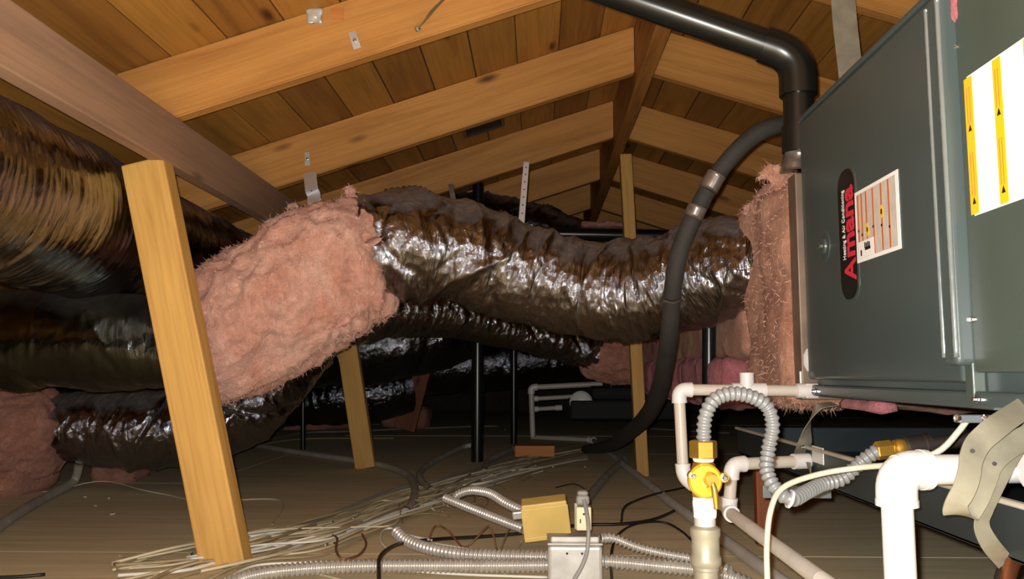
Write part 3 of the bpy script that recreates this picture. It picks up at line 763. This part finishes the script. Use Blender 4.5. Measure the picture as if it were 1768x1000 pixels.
def pipe_thing(name, label, cat, pts, r, mat, part='pipe', **k):
    t = thing(name, label, cat, pts[0]); tube(part, pts, r, M[mat], t, **k); return t
o = tube('vent_pipe', fillet_path([PY(1224, 780, 2.27), PY(1224, 520, 2.27)], .02) + [], .0185, M['abs'], None, seg=20, step=None, smooth=False)
tag(o, 'upright black pipe in front of the pink batt', 'pipe')
o = tube('vent_pipe', [PY(860, 402, 3.8), PY(1180, 408, 3.8)], .03, M['abs'], None, seg=20, step=None, smooth=False); tag(o, 'horizontal black pipe passing behind the slim post', 'pipe')
top = PY(826, 270, 4.0); o = tube('vent_pipe', [Vector((top.x, 4.0, .0)), Vector((top.x, 4.0, rz(top.x, True)))], .029, M['abs'], None, seg=20, step=None, smooth=False); tag(o, 'upright black pipe rising behind the main duct to the roof', 'pipe')
top = PY(887, 500, 5.0); o = tube('vent_pipe', [Vector((top.x, 5.0, .0)), Vector((top.x, 5.0, 1.1))], .02, M['abs'], None, seg=16, step=None, smooth=False); tag(o, 'thin black upright pipe deep in the background', 'pipe')
top = PY(524, 738, 4.6); o = tube('steel_rod', [Vector((top.x, 4.6, 0)), Vector((top.x - .02, 4.6, .8))], .014, M['abs'], None, seg=16, step=None, smooth=False); tag(o, 'thin black rod standing left of the second post', 'rod')
lumpy = lumpy_box('insulation_scrap', *[f for f in (PY(1000, 400, 4.0).x, PY(1088, 400, 4.0).x)], 3.8, 3.95, PY(1040, 397, 3.9).z, PY(1040, 387, 3.9).z, M['pinkdark'], None, res=.02, amp=.008, rad=.012, freq=30); tag(lumpy, 'grey pink insulation scrap lying on the horizontal black pipe', 'insulation')

# ------------------------------------------------------------------ white drain piping
def pvc(name, label, pts, r, mat='pvcold', fit='pvc', group=None, skip=(), hub=1.3, ends=()):
    t = thing(name, label, 'pipe', pts[-1], group)
    P = [Vector(p) for p in pts]
    for i in range(len(P) - 1):
        m_ = mat[i] if isinstance(mat, (list, tuple)) else mat
        tube('pipe', [P[i], P[i + 1]], r, M[m_], t, seg=24, step=None, smooth=False)
    for i in range(1, len(P) - 1):
        if i in skip: continue
        a = (P[i - 1] - P[i]).normalized(); b = (P[i + 1] - P[i]).normalized()
        la_ = min(2.25 * r, (P[i - 1] - P[i]).length * .5); lb_ = min(2.25 * r, (P[i + 1] - P[i]).length * .5)
        e = tube('elbow', fillet_path([P[i] + a * la_, P[i], P[i] + b * lb_], r * 1.5, 8), r * hub, M[fit], t, seg=24, step=None, smooth=False)
        for c_, l_ in ((a, la_), (b, lb_)):
            tube('hub_ring', [P[i] + c_ * (l_ - .35 * r), P[i] + c_ * (l_ + .08 * r)], r * (hub + .045), M[fit], e, seg=24, step=None, smooth=False)
    for i in ends:
        j = 1 if i == 0 else len(P) - 2
        k_ = P[i]; d_ = (P[j] - k_).normalized()
        tube('coupling', [k_, k_ + d_ * r * 3], r * hub, M[fit], t, seg=24, step=None, smooth=False)
    return t
r12 = .0107
y_ = 1.58
t = pvc('drain_pipe', 'white drain pipe with a tee leaving the furnace lower corner', [PY(1404, 675, 1.585), PY(1172, 673, y_), PY(1180, 824, y_), PY(1256, 878, 1.53)], r12, ['pvcold', 'pvcold', 'greypipe'], ends=(0,))
tb = PY(1290, 674, 1.582); tl, tr_ = PY(1264, 674, 1.582), PY(1322, 674, 1.582)
tee = tube('tee', [tl, tr_], r12 * 1.3, M['pvc'], t, seg=24, step=None, smooth=False)
tube('tee_branch', [tb, tb + Vector((0, 0, .033))], r12 * 1.25, M['pvc'], tee, seg=24, step=None, smooth=False)
t = pvc('drain_pipe', 'white drain pipe stepping down from the drain pan to the floor run', [PX(1396, 796, .503), PY(1264, 802, 1.52), PY(1258, 884, 1.525), PY(1420, 1003, 1.03), PY(1560, 1105, .84)], r12 * 1.02, ['pvcold', 'pvcold', 'greypipe', 'greypipe'], skip=(3,), ends=(0,))
fa, fb = PZ(1024, 760, .016), PZ(1352, 1006, .016)
t = pvc('drain_pipe', 'long grey pipe on the floor running from the far white pipework past the valve', [PZ(918, 755, .018), fa, PZ(1160, 868, .016), fb, PZ(1500, 1110, .016)], .0142, ['pvcold', 'greypipe', 'greypipe', 'greypipe'], skip=(2, 3))
yb = 4.75
t = pvc('drain_pipe', 'far white pipe frame standing beside the pink wrapped duct end', [PY(1040, 663, yb), PY(917, 669, yb), PY(920, 755, yb)], .0155, 'pvcold', ends=())
pvc('drain_pipe', 'short upper white pipe inside the far pipe frame', [PY(1005, 684, yb + .05), PY(918, 689, yb + .03)], .0125, 'pvcold', ends=(1,))
pvc('drain_pipe', 'short lower white pipe inside the far pipe frame', [PY(970, 704, yb + .05), PY(918, 707, yb + .03)], .0125, 'pvcold', ends=(0, 1))
r1 = .0165
t = pvc('drain_pipe', 'thick white pipe with an elbow in the right foreground', [PX(1850, 808, .62), PY(1546, 812, .93), Vector((PY(1546, 812, .93).x, .93, -.0))], r1, 'pvc')
p = PX(1746, 809, .52); tube('coupling', [Vector((.535, .93, PY(1546, 812, .93).z)), Vector((.6, .93, PY(1546, 812, .93).z))], r1 * 1.25, M['pvc'], t, seg=24, step=None, smooth=False)
m = Matrix(((1, 0, 0, 0), (0, 0, -1, 0), (0, 1, 0, 0), (0, 0, 0, 1)))

# second (far) drain pan with a white disc
p2 = thing('drain_pan', 'small black drain pan below the far pink wrapped duct', 'pan', PY(1045, 730, 4.3))
a, b = PY(985, 692, 4.3), PY(1100, 725, 4.3)
box('pan_body', a.x, b.x + .25, 4.3, 4.9, b.z, a.z, M['foamblack'], p2, .012)
box('pan_lid', a.x + .11, b.x + .25, 4.35, 4.85, a.z, a.z + .07, M['foamblack'], p2, .03)
q = PY(1003, 695, 4.345); o = lathe('round_cap', [(.055, 0), (.06, .01), (.05, .02), (.03, .012), (.01, .012)], M['clear'], p2, q, (0, -1, 0), 28); tag(o, 'round white plastic cap')

# ------------------------------------------------------------------ gas valve
VY = 1.08
def zv(py, px=1217): return PY(px, py, VY).z
VX = PY(1217, 900, VY).x
G = thing('gas_valve', 'brass gas shutoff valve with a yellow round face on a galvanized riser', 'valve', (VX, VY, 0))
O = (VX, VY, 0)
lathe('riser_pipe', [(.0155, 0), (.0155, zv(985)), (.0165, zv(985) + .001), (.0165, zv(975)), (.0145, zv(974)), (.0145, zv(968))], M['galvdull'], G, O)
lathe('coupling', [(.0165, zv(978)), (.0195, zv(972)), (.0195, zv(962)), (.0175, zv(957)), (.0175, zv(928)), (.019, zv(923)), (.019, zv(912)), (.016, zv(909)), (.013, zv(907))], M['galvdull'], G, O)
lathe('nipple', [(.0135, zv(912)), (.0135, zv(885))], M['galv'], G, O)
tube('thread_tape', [Vector((VX, VY, zv(893))), Vector((VX, VY, zv(858)))], .0145, M['tape'], G, seg=28, step=.002, dr=lambda s, th: .0016 * fbm(np.stack([s * 120 + 0 * th, np.cos(th) * 3 + 0 * s, np.sin(th) * 3 + 0 * s], -1), 3))
lathe('valve_body', [(.0125, zv(862)), (.015, zv(856)), (.0165, zv(845)), (.019, zv(833)), (.0165, zv(812)), (.014, zv(800)), (.0115, zv(796)), (.0115, zv(786))], M['brass'], G, O)
fc = PY(1220, 832, VY - .022)
face = lathe('round_face', [(.0205, 0), (.0215, .002), (.0215, .008), (.019, .011), (.008, .0115)], M['yellowbrass'], G, fc + Vector((0, .016, 0)), (0, -1, 0), 32)
for px, py in ((1198, 823), (1252, 826)):
    e = PY(px, py, VY - .02)
    l_ = lathe('lug', [(.0062, 0), (.0065, .008), (.006, .009)], M['brass'], face, e + Vector((0, .014, 0)), (0, -1, 0), 16)
    screw(e + Vector((0, .005, 0)), G, .0032, (0, -1, 0))
hub = PY(1230, 830, VY - .035)
lv = lathe('lever_hub', [(.009, 0), (.009, .012), (.0075, .018), (.0075, .022)], M['brass'], G, hub + Vector((0, .02, 0)), (0, -1, 0), 20)
tube('lever', [hub + Vector((0, 0, -.003)), PY(1234, 850, VY - .037), PY(1237, 879, VY - .036)], [.0035, .0042, .0032], M['brass'], lv, seg=12, step=.003)
# hexagonal flare nut
lathe('flare_nut', [(.0165, zv(791)), (.018, zv(789)), (.018, zv(763)), (.0165, zv(761))], M['brass'], G, O, seg=6, smooth=False)
lathe('nut_collar', [(.0125, zv(797)), (.0135, zv(793)), (.0135, zv(789))], M['tape'], G, O)

GC = thing('gas_connector', 'grey ribbed flexible gas connector looping from the valve to the furnace', 'gas hose', (VX, VY, zv(757)))
gp = [PY(1216, 768, 1.08), PY(1215, 745, 1.08), PY(1219, 715, 1.08), PY(1234, 690, 1.085), PY(1262, 680, 1.09), PY(1297, 685, 1.095), PY(1324, 702, 1.1), PY(1334, 735, 1.1), PY(1327, 775, 1.1), PY(1324, 812, 1.09), PY(1340, 845, 1.075), PY(1366, 862, 1.07), PY(1392, 850, 1.1), PY(1418, 837, 1.13), PY(1455, 826, 1.14), PY(1488, 797, 1.14), PY(1515, 778, 1.14)]
def corr(pitch, amp): return lambda s, th: amp * np.sign(np.sin(2 * math.pi * s / pitch)) * np.abs(np.sin(2 * math.pi * s / pitch)) ** .7 + 0 * th
tube('ribbed_hose', gp, .0088, M['greyflex'], GC, seg=22, step=.0012, dr=corr(.0078, .0011))
q0, q1 = PY(1352, 856, 1.07), PY(1372, 862, 1.069)
tube('white_ring', [PY(1362, 861, 1.068), PY(1366, 862.5, 1.068)], .0118, M['pvc'], GC, seg=24, step=None, smooth=False)
q0, q1 = PY(1512, 779, 1.14), PY(1600, 768, 1.14); ax = (q1 - q0)
def lat_on(nm, prof, mat, seg=20): return lathe(nm, [(r, h * ax.length) for r, h in prof], M[mat], GC, q0, ax, seg, seg > 6)
lat_on('brass_nut', [(.0115, 0), (.0125, .02), (.0125, .3), (.0115, .32)], 'brass', 6)
lat_on('brass_adapter', [(.009, .3), (.009, .36), (.0115, .38), (.0125, .45), (.012, .55), (.011, .58)], 'brass')
lat_on('iron_union', [(.012, .56), (.0142, .6), (.0142, .92), (.0155, .94), (.0155, 1.06), (.012, 1.08)], 'iron')
ip = thing('gas_pipe', 'black iron gas pipe running under the furnace', 'pipe', q1)
tube('pipe', [q1, q1 + ax.normalized() * .16], .0095, M['iron'], ip, seg=18, step=None, smooth=False)

# grey control cable to the bracket
o = tube('control_cable', [PY(1325, 1012, 1.02), PY(1324, 940, 1.03), PY(1331, 880, 1.04), PY(1352, 842, 1.05), PY(1410, 820, 1.06), PY(1480, 808, 1.05), PY(1560, 800, 1.0), PY(1620, 780, .985), PY(1655, 745, .98), PY(1672, 722, .98)], .0036, M['ctrl'], None, seg=12, step=.008, flat=1.0)
tag(o, 'off white control cable rising from the floor to the furnace bracket', 'cable')
bk = thing('steel_bracket', 'small grey steel bracket screwed under the furnace door seam', 'bracket', PY(1690, 730, .985))
a, b = PY(1648, 716, .985), PY(1722, 730, .985)
box('plate', a.x, b.x, .975, .99, b.z, a.z, M['greybracket'], bk, .002)
box('tab', PY(1690, 720, .985).x, PY(1716, 720, .985).x, .972, .978, PY(1690, 748, .975).z, a.z, M['greybracket'], bk, .002)
for px in (1652, 1700, 1713): screw(PY(px, 722, .972), bk, .003, (0, -1, 0))

# ------------------------------------------------------------------ metal straps
s1 = thing('hanger_strap', 'bent dull metal hanger strap folded around the white foreground pipe', 'strap', PY(1680, 880, .84))
ribbon('strap_band', [PY(1775, 700, .9), PY(1724, 734, .862), PY(1690, 764, .85), PY(1677, 790, .842), PY(1673, 818, .838), PY(1664, 846, .836), PY(1650, 872, .838), PY(1653, 888, .85), PY(1672, 882, .865), PY(1690, 856, .87), PY(1703, 825, .872), PY(1712, 800, .875), PY(1735, 776, .882), PY(1785, 748, .9)], .0235, (1, .12, -.12), M['galvdull'], s1, n=10)
ribbon('strap_tail', [PY(1790, 728, .915), PY(1752, 778, .9), PY(1724, 832, .892), PY(1702, 880, .888), PY(1695, 908, .89), PY(1708, 938, .9), PY(1736, 972, .93)], .019, (1, .3, .1), M['galvdull'], s1)
for px, py, y in ((1679, 779, .8425), (1717, 801, .871)): lathe('hole', [(.0022, 0), (.0022, .0012)], M['slot'], s1, PY(px, py, y), (-.3, -1, .3), 10)
s2 = thing('hanger_strap', 'twisted metal strap between furnace lower corner and drain pan', 'strap', PY(1392, 790, 1.5))
ribbon('strap_band', [PX(1440, 697, .54), PX(1412, 704, .51), PX(1396, 730, .5), PX(1389, 765, .497), PX(1383, 790, .498), PX(1400, 812, .5)], .03, [(0, 1, .2), (0, 1, .2), (.5, 1, 0), (1, .3, 0), (1, .5, 0), (0, 1, 0)], M['galvdull'], s2)
screw(PX(1388, 772, .492), s2, .003)
s3 = thing('hanger_strap', 'flat metal strap hanging from the roof behind the furnace top edge', 'strap', PY(1465, 110, 1.66))
ribbon('strap_band', [PY(1453, -40, 1.66), PY(1459, 40, 1.66), PY(1469, 130, 1.66), PY(1475, 190, 1.66)], .05, (1, 0, 0), M['galvdull'], s3)
s4 = thing('hanger_strap', 'dark twisted strap screwed to the nearest left rafter', 'strap', PY(724, 50, 1.85))
ribbon('strap_band', [PY(775, -10, 1.7), PY(752, 12, 1.76), PY(735, 34, 1.82), PY(721, 52, 1.862)], .018, [(1, 0, .6), (1, 0, .6), (.8, 0, .6), (.6, 0, .8)], M['galvdull'], s4)
screw(PY(721, 50, 1.86), s4, .005, (0, -1, 0))
s5 = thing('hanger_strap', 'perforated metal strap hanging above the middle of the main duct', 'strap', PY(900, 385, 2.35))
q0, q1 = PY(909, 280, 2.6), PY(900, 386, 2.36)
ribbon('strap_band', [q0, (q0 + q1) / 2, q1], .018, (1, 0, 0), M['glintstrap'], s5)
for k in range(7):
    c_ = q0.lerp(q1, (k + .8) / 8); lathe('hole', [(.0028, 0), (.0028, .0018)], M['slot'], s5, c_ + Vector((0, -.0008, 0)), (0, -1, -.2), 10)
s6 = thing('hanger_strap', 'metal strap above the pink insulation, coloured white for its flash glint', 'strap', PY(540, 362, 2.3))
q0, q1 = PY(535, 298, 2.6), PY(542, 366, 2.3)
ribbon('strap_band', [q0, q0.lerp(q1, .45), q0.lerp(q1, .6) + Vector((0, .02, 0)), q1], .04, (1, 0, .1), M['glintstrap'], s6)
lathe('hole', [(.002, 0), (.002, .002)], M['slot'], s6, q0.lerp(q1, .5) + Vector((0, -.002, 0)), (0, -1, 0), 8)
o = ribbon('hanger_strap', [PY(778, 318, 2.7), PY(780, 330, 2.6), PY(783, 345, 2.5)], .016, (1, 0, 0), M['galv']); tag(o, 'small shiny strap end behind the main duct top', 'strap')
ye = 1.885 - RT / 2 - .001
o = lumpy_box('foil_tape', PY(530, 28, ye).x, PY(557, 28, ye).x, ye - .008, ye + .002, PY(540, 42, ye).z, PY(540, 15, ye).z, M['galv'], None, res=.004, amp=.004, rad=.004, freq=80); tag(o, 'crumpled silver tape stuck on the nearest left rafter', 'tape')
o = box('paper_tag', PY(571, 28, ye).x, PY(593, 28, ye).x, ye - .001, ye, PY(580, 34, ye).z, PY(580, 14, ye).z, M['scrap'], None, 0); tag(o, 'small tan tag beside the silver tape on the rafter', 'tag')
def strap_end(px, py, px2, py2, y, w_, label):
    t = thing('strap_end', label, 'strap', PY(px2, py2, y))
    ribbon('strap_band', [PY(px, py, y), PY((px + px2) / 2, (py + py2) / 2, y - .003), PY(px2, py2, y - .001)], w_, (1, 0, .2), M['galv'], t)
    screw(PY((px + px2) / 2, (py + py2) / 2, y - .003), t, .003, (0, -1, 0))
strap_end(608, 55, 617, 84, ye, .018, 'short shiny strap end nailed near the bottom of the nearest left rafter')
strap_end(530, 263, 531, 286, 2.625 - RT / 2 - .001, .016, 'short shiny strap end nailed on the second left rafter')

# ------------------------------------------------------------------ electrical boxes and conduit
JB = thing('junction_box', 'galvanized steel junction box on the floor at bottom centre', 'junction box', PZ(993, 1003))
a, b = PY(946, 1000, 1.66), PY(1041, 1000, 1.66); jt = PY(993, 943, 1.66).z
box('box_body', a.x, b.x, 1.66, 1.76, 0.001, jt, M['galv'], JB, .007, 3)
box('box_cover', a.x - .001, b.x + .001, 1.66, 1.765, jt + .0005, jt + .005, M['galv'], JB, .002, 2)
box('cover_ridge', a.x + .006, b.x - .006, 1.668, 1.672, jt + .004, jt + .016, M['galv'], JB, .003, 2)
for px in (979, 1005): lathe('knockout_hole', [(.0024, 0), (.0024, .0012)], M['slot'], JB, PY(px, 956, 1.66) + Vector((0, .0004, 0)), (0, -1, 0), 10)
# yellow box
YB = thing('yellow_box', 'yellowed square electrical cover box tilted behind the junction box', 'electrical box', PY(942, 928, 1.9))
c = PY(942, 895, 1.93); mrot = Matrix.Translation(c) @ Matrix.Rotation(math.radians(-7), 4, 'Y') @ Matrix.Rotation(math.radians(9), 4, 'X')
def local_box(nm, dims, mat, par, bev=.003):
    bm = box_bm(*dims, bev, 2); bm.transform(mrot); return bm_obj(nm, bm, M[mat], par)
local_box('box_body', (-.052, .052, -.01, .045, -.04, .038), 'yellow', YB)
local_box('cover_lip', (-.054, .054, -.013, -.008, -.044, .03), 'yellow', YB, .002)
local_box('cover_fold', (-.0535, .0535, -.016, -.012, -.046, -.036), 'yellow', YB, .0015)
local_box('connector', (-.075, -.05, .0, .02, .004, .022), 'galv', YB, .003)
# ivory receptacle with grey plug
RC = thing('receptacle', 'small ivory outlet standing on the junction box cover', 'outlet', PY(1008, 920, 1.73))
a, b = PY(995, 917, 1.72), PY(1021, 876, 1.72)
box('outlet_body', a.x, b.x, 1.72, 1.75, a.z, b.z, M['ivory'], RC, .003, 2)
box('mounting_strap', a.x - .003, a.x + .004, 1.735, 1.74, a.z, b.z + .006, M['galvdull'], RC, .001)
q = PY(1007, 888, 1.72); 
for px, py, wv, hv in ((1008, 888, .002, .002), (1002, 900, .0012, .004)):
    q = PY(px, py, 1.72); box('slot', q.x - wv, q.x + wv, 1.7192, 1.7205, q.z - hv, q.z + hv, M['slot'], RC, 0)
PL = thing('plug_cord', 'grey cord with plug looping over the outlet and junction box', 'cord', PY(1006, 866, 1.72))
a, b = PY(995, 876, 1.70), PY(1018, 856, 1.70)
box('plug', a.x, b.x, 1.70, 1.735, a.z + .003, b.z, M['wiregrey'], PL, .006, 3)
box('plug_cap', a.x + .002, b.x - .002, 1.702, 1.733, b.z - .002, b.z + .009, M['wiregrey'], PL, .006, 3)
tube('cord', [PY(1008, 862, 1.695), PY(1013, 885, 1.675), PY(1016, 915, 1.655), PY(1014, 950, 1.648), PY(1006, 975, 1.646), PY(992, 1000, 1.64), PY(975, 1030, 1.64)], .0042, M['wiregrey'], PL, seg=12, step=.006)

def armored(label, pts, r, pitch=.0105, mat='flexmetal', amp=.0021):
    t = thing('armored_conduit', label, 'conduit', pts[0])
    tube('spiral_jacket', pts, r, M[mat], t, seg=18, step=pitch / 7, dr=corr(pitch, amp)); return t
def on(px, py, r, lift=0.0): return PZ(px, py, r + lift)
armored('bright spiral metal conduit along the bottom edge entering the junction box from the left', [PY(385, 1012, 1.66), PY(440, 993, 1.70), PY(520, 983, 1.72), PY(620, 978, 1.72), PY(740, 977, 1.72), PY(850, 977, 1.715), PY(952, 976, 1.71)], .0128)
armored('spiral metal conduit lying just behind the bottom one left of the junction box', [PY(684, 918, 1.95), PY(700, 932, 1.92), PY(735, 946, 1.87), PY(790, 956, 1.82), PY(860, 960, 1.78), PY(952, 962, 1.745)], .0118)
armored('thin spiral conduit running straight to the lower left of the yellow box', [PY(768, 860, 2.12), PY(800, 873, 2.08), PY(850, 893, 2.0), PY(905, 914, 1.93)], .0092, .0085)
armored('thin spiral conduit arching over to the upper left of the yellow box', [PY(780, 866, 2.14), PY(792, 853, 2.13), PY(815, 847, 2.11), PY(845, 852, 2.06), PY(872, 868, 2.0), PY(905, 884, 1.95)], .0092, .0085)
armored('spiral metal conduit leaving the junction box to the upper right', [PY(1036, 930, 1.72), PY(1060, 930, 1.73), PY(1100, 945, 1.72), PY(1150, 957, 1.70), PY(1200, 966, 1.68), PY(1260, 985, 1.62)], .0088, .009)
armored('thick spiral metal conduit leaving the right side of the junction box', [PY(1036, 969, 1.71), PY(1080, 972, 1.70), PY(1140, 978, 1.69), PY(1200, 984, 1.67), PY(1270, 1000, 1.62), PY(1330, 1030, 1.58)], .0128)
def conduit(label, pts, r, mat='greycond'):
    o = tube('grey_conduit', pts, r, M[mat], None, seg=14, step=.02); return tag(o, label, 'conduit')
conduit('grey flexible conduit on the floor at the lower left edge', [on(-60, 950, .016), on(0, 908, .016), on(45, 878, .016), on(92, 852, .016), PZ(128, 830, .03), PY(138, 795, 2.95)], .0155)
conduit('long grey conduit passing behind the second post base', [on(300, 735, .014), on(430, 766, .014), on(520, 782, .014), on(610, 795, .014), on(668, 806, .014), on(703, 820, .014), on(716, 842, .014), on(712, 868, .014), on(700, 885, .014)], .014)
conduit('hooked grey conduit right of the second post base', [on(745, 848, .014), on(726, 828, .014), on(728, 812, .014), on(757, 792, .014), on(795, 774, .014, .01), on(815, 769, .014, .02), on(822, 774, .014)], .0135)
conduit('short grey conduit left of the small wood block', [on(836, 815, .014), on(842, 797, .014), on(862, 786, .014), on(885, 776, .014)], .0135)
conduit('grey conduit slanting from the outlet up towards the far pipe', [on(1006, 872, .015), on(1030, 842, .015), on(1055, 814, .015), on(1076, 795, .015)], .0145)

# wood block on the floor
o = beam('wood_block', PZ(889, 778, .035), PZ(957, 778, .035), .09, .055, M['scrap']); tag(o, 'small orange wood block lying on the floor below the far pipes', 'wood block')

# ------------------------------------------------------------------ wires
rw = random.Random(5)
bund = [(200, 1006), (330, 978), (450, 950), (570, 920), (680, 885), (770, 850), (850, 822), (930, 800), (1010, 782)]
mats = ['wire', 'wire', 'wire3', 'wire2', 'wire3']
def floor_wire(pts, r, mat, label, name='wire', group=None, lift=0.0, cat='wire'):
    P = [PZ(a[0], a[1], r + lift + (a[2] if len(a) > 2 else 0)) for a in pts]
    o = tube(name, P, r, M[mat], None, seg=6, step=.012); return tag(o, label, cat, group)
for k in range(38):
    off = rw.uniform(-1, 1); cr = rw.uniform(-.9, .9)
    pts = []
    i0 = rw.choice([0, 0, 0, 1, 1, 2, 3]); i1 = rw.choice([6, 7, 8, 8, 8, 9, 9])
    for i, (x, y) in enumerate(bund):
        if i < i0 or i >= i1: continue
        t = i / 8
        sp = 34 * (1 - t) ** 1.2 + 9
        if i >= 3: sp += 6
        o_ = off * (1 - t) + cr * t + rw.uniform(-.35, .35)
        pts.append((x + rw.uniform(-8, 8), y + o_ * sp, abs(rw.gauss(0, .012)) * (1 - .3 * t)))
    if len(pts) < 3: continue
    floor_wire(pts, rw.uniform(.0026, .0042), rw.choice(mats), 'thin cream wire in the loose bundle lying across the floor', 'bundle_wire', 'wires in the floor bundle')
for k in range(10):   # stray curls
    x = rw.uniform(700, 860); y = 905 - (x - 640) * .33 + rw.uniform(-12, 22)
    pts = []; a = rw.uniform(0, 6.28); R_ = rw.uniform(14, 34)
    for i in range(6):
        pts.append((x + math.cos(a + i * .7) * R_ * 1.5 + i * 6, y + math.sin(a + i * .7) * R_ * .5, .01 + .02 * rw.random()))
    floor_wire(pts, .0016, rw.choice(['wire3', 'wire3', 'wire']), 'thin curled wire end springing from the floor bundle', 'curled_wire', 'curled wire ends')
floor_wire([(430, 945), (520, 910), (610, 872), (690, 842), (760, 828), (830, 806), (890, 782)], .0042, 'wiregrey', 'flat grey cable forming the upper edge of the wire bundle', 'flat_cable', cat='cable')
floor_wire([(436, 951), (524, 916), (612, 878), (692, 848), (762, 833)], .0036, 'wire', 'cream cable lying just below the flat grey cable', 'flat_cable', cat='cable')
floor_wire([(455, 915), (540, 912), (620, 910), (672, 908), (690, 893), (688, 872), (665, 864), (640, 872), (610, 895)], .0024, 'wire', 'cream wire making a wide open loop above the bundle', lift=.02)
floor_wire([(670, 950), (658, 935), (660, 918), (674, 912), (690, 920), (720, 928), (745, 933)], .003, 'wire2', 'white wire with a tight round loop', lift=.02)
floor_wire([(572, 923, .0), (582, 930, .02), (580, 950, .03), (592, 965, .03), (620, 958, .02), (632, 940, .02), (625, 922, .02)], .0026, 'wirebrown', 'brown wire bent into an open loop among cream wires', lift=.01)
floor_wire([(738, 950), (745, 918, .03), (756, 907, .05), (775, 918, .03), (800, 945, .01), (822, 930, .03), (843, 909, .05), (852, 925, .03), (858, 952, .0)], .0024, 'wirebrown', 'thin brown wire zigzagging above the spiral conduits')
floor_wire([(884, 905, .05), (874, 925, .04), (864, 950, .03), (858, 975, .02), (872, 992, .0), (895, 993, .0)], .002, 'wire3', 'tan wire trailing down from the yellow box over the conduit')
floor_wire([(900, 935, .02), (893, 948, .01), (884, 955, .005)], .002, 'wire3', 'short tan wire end beside the yellow box corner')
floor_wire([(390, 1000), (440, 977), (520, 972), (600, 972), (700, 985), (800, 992), (880, 995), (945, 997)], .003, 'wire2', 'white wire hugging the bright spiral conduit', lift=.006)
floor_wire([(480, 985), (540, 990), (600, 1005), (640, 1020)], .0026, 'wire', 'cream wire dipping out of the bottom edge')
floor_wire([(702, 938), (740, 938), (780, 944), (825, 951)], .0026, 'wire2', 'white wire end lying on the rear spiral conduit', lift=.024)
floor_wire([(655, 1030, .0), (654, 985, .03), (656, 963, .04), (672, 947, .04), (700, 937, .03), (760, 931, .01), (830, 927, .0), (900, 921, .0), (1000, 907), (1072, 905), (1132, 896), (1180, 874)], .0045, 'wireblack', 'flat black cable running behind the boxes to the valve', 'black_cable', cat='cable')
floor_wire([(1073, 902), (1076, 880, .03), (1090, 868, .04), (1132, 853, .03), (1188, 841, .0)], .0034, 'wireblack', 'black cable arching over the grey floor pipe', 'black_cable', cat='cable')
floor_wire([(1056, 1000, .02), (1055, 960, .04), (1066, 925, .03), (1098, 905, .02), (1145, 902, .01), (1176, 917, .0), (1196, 935, .0)], .0032, 'wireblack', 'thin black cable looping beside the junction box', 'black_cable', cat='cable')
floor_wire([(70, 850), (110, 845), (150, 834, .02), (190, 832, .02), (245, 846, .01), (290, 855, .0), (330, 863), (380, 866), (440, 862), (482, 864), (488, 880), (470, 905)], .0019, 'wire', 'single thin pale wire wandering over the floor at left')
floor_wire([(960, 842), (990, 836), (1010, 845), (1020, 858)], .0022, 'wireblack', 'thin dark wire curving behind the outlet', lift=.005)
floor_wire([(800, 846), (850, 842), (905, 830), (918, 815), (905, 803)], .0018, 'wire3', 'tan wire bowing right above the yellow box')
floor_wire([(440, 765), (520, 748), (600, 745), (720, 740), (850, 736), (872, 742)], .006, 'wiregrey', 'pale cable across the far floor behind the second post', 'far_cable', cat='cable')
floor_wire([(420, 772), (500, 760), (560, 757), (680, 757)], .005, 'wire3', 'tan cable on the far floor beside the second post', 'far_cable', cat='cable')
floor_wire([(1120, 740), (1200, 745), (1260, 748)], .006, 'wiregrey', 'pale cable lying on the floor behind the white tee pipe', 'far_cable', cat='cable')

# copper tube lower right
o = tube('copper_tube', [PY(1735, 1020, .9), PY(1748, 975, .92), PY(1775, 935, .95), PY(1830, 900, 1.0)], .0075, M['copper'], None, seg=14, step=.006); tag(o, 'copper tube curving out of the lower right corner', 'tube')
o = tube('dark_tube', [PY(1722, 1020, .92), PY(1732, 980, .94), PY(1762, 930, .97), PY(1830, 880, 1.0)], .0055, M['iron'], None, seg=14, step=.006); tag(o, 'dark tube beside the copper tube in the lower right corner', 'tube')
o = tube('brown_cable', [PZ(-30, 998, .004), PZ(30, 996, .004), PZ(78, 992, .004)], .0035, M['wireblack'], None, seg=8, step=.01); tag(o, 'short dark cable end at the bottom left corner', 'cable')

# ------------------------------------------------------------------ insulation on the floor
def batt(label, x0, x1, y0, y1, z1, mat, seed):
    o = lumpy_box('insulation_batt', x0, x1, y0, y1, -.002, z1, M[mat], None, res=.025, amp=.02, rad=.05, freq=8, seed=seed); return tag(o, label, 'insulation')
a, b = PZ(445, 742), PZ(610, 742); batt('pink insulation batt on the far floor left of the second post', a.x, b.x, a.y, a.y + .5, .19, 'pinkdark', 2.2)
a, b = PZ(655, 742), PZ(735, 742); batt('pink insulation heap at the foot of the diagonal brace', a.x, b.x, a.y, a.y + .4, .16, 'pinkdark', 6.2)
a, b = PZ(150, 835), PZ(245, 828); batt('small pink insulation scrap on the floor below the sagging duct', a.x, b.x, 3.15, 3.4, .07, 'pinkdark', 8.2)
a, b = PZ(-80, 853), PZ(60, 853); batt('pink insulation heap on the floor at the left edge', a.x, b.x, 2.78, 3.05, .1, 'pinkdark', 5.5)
# debris
for k, (px, py) in enumerate(((165, 873), (188, 860), (194, 887), (148, 858), (955, 806), (1010, 806))):
    p = PZ(px, py, .003); s_ = random.uniform(.004, .009)
    o = lumpy_box('debris_chip', p.x - s_, p.x + s_, p.y - s_, p.y + s_, 0, .005, M['dirt'], None, res=.004, amp=.002, rad=.002, freq=200, seed=k)
    tag(o, 'tiny pale debris chip on the dusty floor', 'debris', 'debris chips on the floor')
